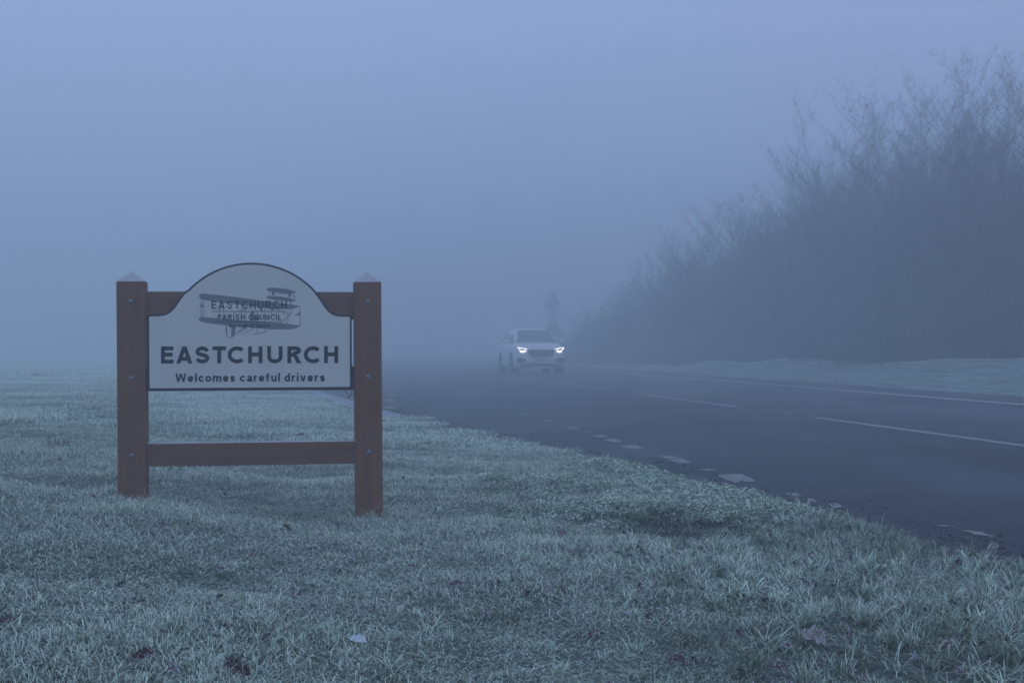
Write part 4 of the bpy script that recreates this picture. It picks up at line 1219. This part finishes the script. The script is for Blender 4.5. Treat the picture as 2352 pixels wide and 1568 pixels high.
def bush_mesh(seed, n=2600):
    rg = np.random.default_rng(seed)
    # leaf sized faces and short canes through a lumpy mound
    C_ = rg.normal(0, 1, (14, 3)) * np.array([.55, .55, .35]) + np.array([0, 0, .75])
    k = rg.integers(0, 14, n)
    D = rg.normal(0, 1, (n, 3)); D /= np.linalg.norm(D, axis=1)[:, None]
    P0 = C_[k] + D * rg.uniform(.15, .55, (n, 1)); P0[:, 2] = np.abs(P0[:, 2])
    A_ = rg.normal(0, 1, (n, 3)); A_ /= np.linalg.norm(A_, axis=1)[:, None]
    B_ = np.cross(A_, rg.normal(0, 1, (n, 3))); B_ /= np.linalg.norm(B_, axis=1)[:, None]
    L = rg.uniform(.03, .075, (n, 1)); w = L * .45
    V = np.stack([P0 - A_ * L, P0 - B_ * w, P0 + A_ * L, P0 + B_ * w], 1).reshape(-1, 3)
    # arching canes
    m_ = 260; az = rg.uniform(0, 6.28, m_); V2 = []
    c0 = np.stack([rg.normal(0, .5, m_), rg.normal(0, .5, m_), np.zeros(m_)], -1); c1 = c0 + np.stack([np.cos(az) * .35, np.sin(az) * .35, rg.uniform(.7, 1.5, m_)], -1)
    c2 = c1 + np.stack([np.cos(az) * .5, np.sin(az) * .5, rg.uniform(-.3, .3, m_)], -1); s2 = np.stack([-np.sin(az), np.cos(az), np.zeros(m_)], -1) * .008
    V2 = np.stack([c0 - s2, c0 + s2, c1 + s2, c1 - s2, c2], 1).reshape(-1, 3)
    q0 = np.arange(n)[:, None] * 4 + np.arange(4)[None]; o_ = 4 * n
    q1 = o_ + np.arange(m_)[:, None] * 5 + np.array([[0, 1, 2, 3]]); t1 = o_ + np.arange(m_)[:, None] * 5 + np.array([[3, 2, 4]])
    me = fast_mesh('bush', np.concatenate([V, V2]), np.concatenate([q0, q1]), t1); me.materials.append(M['thicket']); return me
bl = lib('bushes', [bush_mesh(s_) for s_ in (1, 2, 3, 4)])
P = []; SC = []
for (dx, hk, sp2) in  ((.9, .8, .9), (1.7, 1.5, .95), (2.6, 2.2, 1.1), (3.8, 3.0, 1.3), (5.2, 3.6, 1.5)):
    y = 21.0
    while y < 96:
        x = hedge_x(y) + dx + random.uniform(-.3, .3)
        if 1176 + x / y * 3240 < 3000:
            s_ = hk * random.uniform(.75, 1.2) * (1 if y < 60 else .6); P.append((x, y, float(ground_z(np.array([x]), np.array([y]))[0]) - .1)); SC.append((max(.8, s_ * .7), max(.8, s_ * .7), s_ * .82))
        y += sp2 * random.uniform(.7, 1.3) * (1 + y / 150)
n = len(P)
scatter('undergrowth', np.array(P), rng.uniform(0, 6.28, n), np.array(SC), np.ones(n), np.ones(n), bl, 'dark frosted brambles and shrubs massed under the trees beyond the far verge', 'undergrowth')

# ------------------------------------------------------------------ fallen leaves and weed clumps
def leaf_mesh(seed, lobes=4, size=.05, curl=.5):
    """an oak leaf: lobed blade along a midrib, cupped and twisted, with a short stalk"""
    r = random.Random(seed); n = 22; V = []; rim = []; F_ = []
    tws = r.uniform(-.5, .5); bend = r.uniform(.3, .9) * curl * 2
    for i in range(n + 1):
        t = i / n
        env = math.sin(math.pi * min(1, t * .93 + .05)) ** .75 * (.30 + .22 * t)
        for k, sg in enumerate((-1, -.5, 0, .5, 1)):
            lob = 1 - .42 * (0.5 + 0.5 * math.cos(t * 2 * math.pi * lobes + (.5 if sg > 0 else -.3))) * (abs(sg) == 1)
            w = env * lob * sg * (1 + r.uniform(-.06, .06))
            u = (t - .5) * 2
            z = curl * (1.6 * w * w) - bend * .22 * u * u + tws * w * u + .025 * math.sin(t * 19 + sg * 2)
            V.append((u * size, w * size * 1.9, z * size * 1.6)); rim.append(1.0 if abs(sg) == 1 else 0.0)
    for i in range(n):
        for k in range(4):
            a = i * 5 + k; F_.append((a, a + 5, a + 6, a + 1))
    k = len(V); V += [(-.98 * size, -.012 * size, -bend * .3 * size), (-.98 * size, .012 * size, -bend * .3 * size), (-1.4 * size, .03 * size, -.2 * size), (-1.4 * size, .01 * size, -.2 * size)]
    rim += [0] * 4; F_.append((k, k + 1, k + 2, k + 3))
    me = bpy.data.meshes.new('fallen_leaf'); me.from_pydata(V, [], F_)
    a = me.attributes.new('rim', 'FLOAT', 'POINT'); a.data.foreach_set('value', rim); me.update(); return me
LM = {'brown': leaf_mat('brown_leaf', (.085, .045, .034), .25), 'red': leaf_mat('russet_leaf', (.12, .066, .052), .35), 'pale': leaf_mat('pale_frosted_leaf', (.24, .18, .15), .4), 'white': leaf_mat('white_frosted_leaf', (.40, .38, .37), .8)}
leaves = [  # px, py, colour, size, tilt, lift, label
    (372, 1206, 'red', .062, 1.0, .035, 'russet curled leaf in the grass below the left part of the sign'),
    (740, 1216, 'pale', .045, .6, .040, 'frost rimmed pale brown leaf in the grass below the middle of the sign'),
    (536, 1530, 'brown', .085, 1.1, .035, 'largest dark brown lobed leaf standing up at the bottom left'),
    (822, 1466, 'white', .050, .5, .055, 'bright white frosted leaf near the bottom, left of centre'),
    (1010, 1168, 'white', .055, .3, .050, 'white frost coated leaf just right of the right hand post'),
    (1292, 1222, 'red', .050, .9, .045, 'lobed reddish leaf in the grass left of the bare soil hollow'),
    (1048, 1338, 'brown', .042, .8, .040, 'small dark brown leaf in the grass below the right hand post'),
    (806, 1276, 'pale', .040, .5, .045, 'small pale leaf on the grass in front of the sign, left of the right post'),
    (945, 1298, 'red', .036, .7, .042, 'small russet leaf between the pale leaf and the dark brown one'),
    (1872, 1458, 'pale', .082, .9, .050, 'big pale curled leaf among coarse tussocks at the lower right'),
    (1538, 1190, 'red', .075, 1.0, .030, 'dark red leaf standing in the bare soil hollow by the weeds'),
    (2280, 1252, 'pale', .052, 1.2, .060, 'pale frosted leaf upright at the road edge on the far right'),
    (1712, 1194, 'red', .045, 1.2, .050, 'orange brown upright leaf just right of the soil hollow'),
    (330, 1500, 'brown', .050, 1.3, .050, 'narrow brown leaf standing upright near the lower left'),
    (12, 1422, 'brown', .045, 1.0, .035, 'dark brown leaf at the very left edge of the photo'),
    (1262, 1357, 'pale', .048, .9, .045, 'pinkish brown leaf half hidden in grass below the reddish lobed leaf'),
    (1795, 1530, 'red', .048, 1.0, .040, 'reddish leaf near the bottom, below the big pale curled one'),
    (390, 1536, 'red', .045, .6, .030, 'faded russet leaf at the bottom, left of the largest brown leaf'),
    (690, 997, 'brown', .070, .9, .045, 'dark leaf lying on the turf behind the sign, above the low rail'),
    (1560, 1512, 'brown', .060, .8, .030, 'dark brown leaf half sunk under arched grass at bottom centre right')]
for i, (px_, py2, colr, size, tilt, lift, lab) in enumerate(leaves):
    d = 5.0
    for _ in range(12):
        x = (px_ - 1176) / 3240 * d
        zt = float(ground_z(np.array([x]), np.array([d]))[0]) + lift * .7
        d = .5 * d + .5 * (CAM_Z - zt) * 3240 / (py2 - 797)
    me = leaf_mesh(i + 1, 4 if i % 3 else 3, size * .55, .5 + .3 * (i % 3)); me.materials.append(LM[colr])
    o = link(bpy.data.objects.new('fallen_leaf', me)); o.location = (x, d, zt)
    o.rotation_euler = (tilt, random.uniform(-.3, .3), random.uniform(-.6, .6))
    tag(o, lab, 'leaf', 'fallen leaves on the frosty grass')

def clump(px_, py2, z, hh, n, lab, m_):
    d = (CAM_Z - z) * 3240 / (py2 - 797); x = (px_ - 1176) / 3240 * d
    z = float(ground_z(np.array([x]), np.array([d]))[0])
    me = blades('weed_clump', n, hh * .9, (hh * .5, hh), (hh * .035, hh * .07), (.5, 1.2), 3, m_)
    o = link(bpy.data.objects.new('weed_clump', me)); o.location = (x, d, z); return tag(o, lab, 'weed', 'dark weed clumps on the turf')
M['darkweed'] = mat('dead_weed_stems', (.045, .04, .03), .9, .1)
clump(80, 862, .20, .14, 90, 'dark weed clump far out in the left field, nearest the left edge', 'darkweed')
clump(108, 864, .20, .10, 50, 'smaller dark weed clump just right of the leftmost one in the field', 'darkweed')
clump(232, 870, .20, .10, 60, 'faint low weed clump in the field just left of the left post', 'darkweed')
clump(132, 1010, .30, .09, 60, 'low green weed tuft in the left turf, left of the left post', 'darkweed')

LM2 = lib('scraps', [leaf_mesh(40 + i, 3, .016, .9) for i in range(5)])
for i_, o2 in enumerate(LM2.objects): o2.data.materials.append(LM['brown' if i_ % 2 else 'red'])
n = 900
y = rng.uniform(3.4, 10, n); x = rng.uniform(-.35, .40, n) * y
kp = (xe(y) - x > -0.1) & (rng.uniform(0, 1, n) < np.where(x > .3, .9, .28)); x, y = x[kp], y[kp]; n = len(x)
sz = rng.uniform(.6, 1.5, n)
scatter('leaf_litter', np.stack([x, y, ground_z(x, y) + rng.uniform(.005, .028, n)], -1), rng.uniform(0, 6.28, n), np.stack([sz] * 3, -1), np.ones(n), np.ones(n), LM2,
        'small brown scraps of old leaves caught down in the frosted grass', 'leaf litter', tilt=(rng.uniform(-.9, .9, n), rng.uniform(-.9, .9, n)))

# ------------------------------------------------------------------ the fog
b = MB(); b.box(-395, 395, -60, 595, -2.1, 13.0)
hz = b.build('haze', None)
hm = bpy.data.materials.new('fog'); hm.use_nodes = True; t_ = hm.node_tree; t_.nodes.clear()
o_ = t_.nodes.new('ShaderNodeOutputMaterial'); pv = t_.nodes.new('ShaderNodeVolumePrincipled')
pv.inputs['Color'].default_value = (0.90, 0.97, 0.985, 1)
pv.inputs['Density'].default_value = 0.0225
pv.inputs['Anisotropy'].default_value = 0.35
t_.links.new(pv.outputs[0], o_.inputs['Volume']); hz.data.materials.append(hm)
tag(hz, 'even cold fog filling the whole scene', kind='stuff')
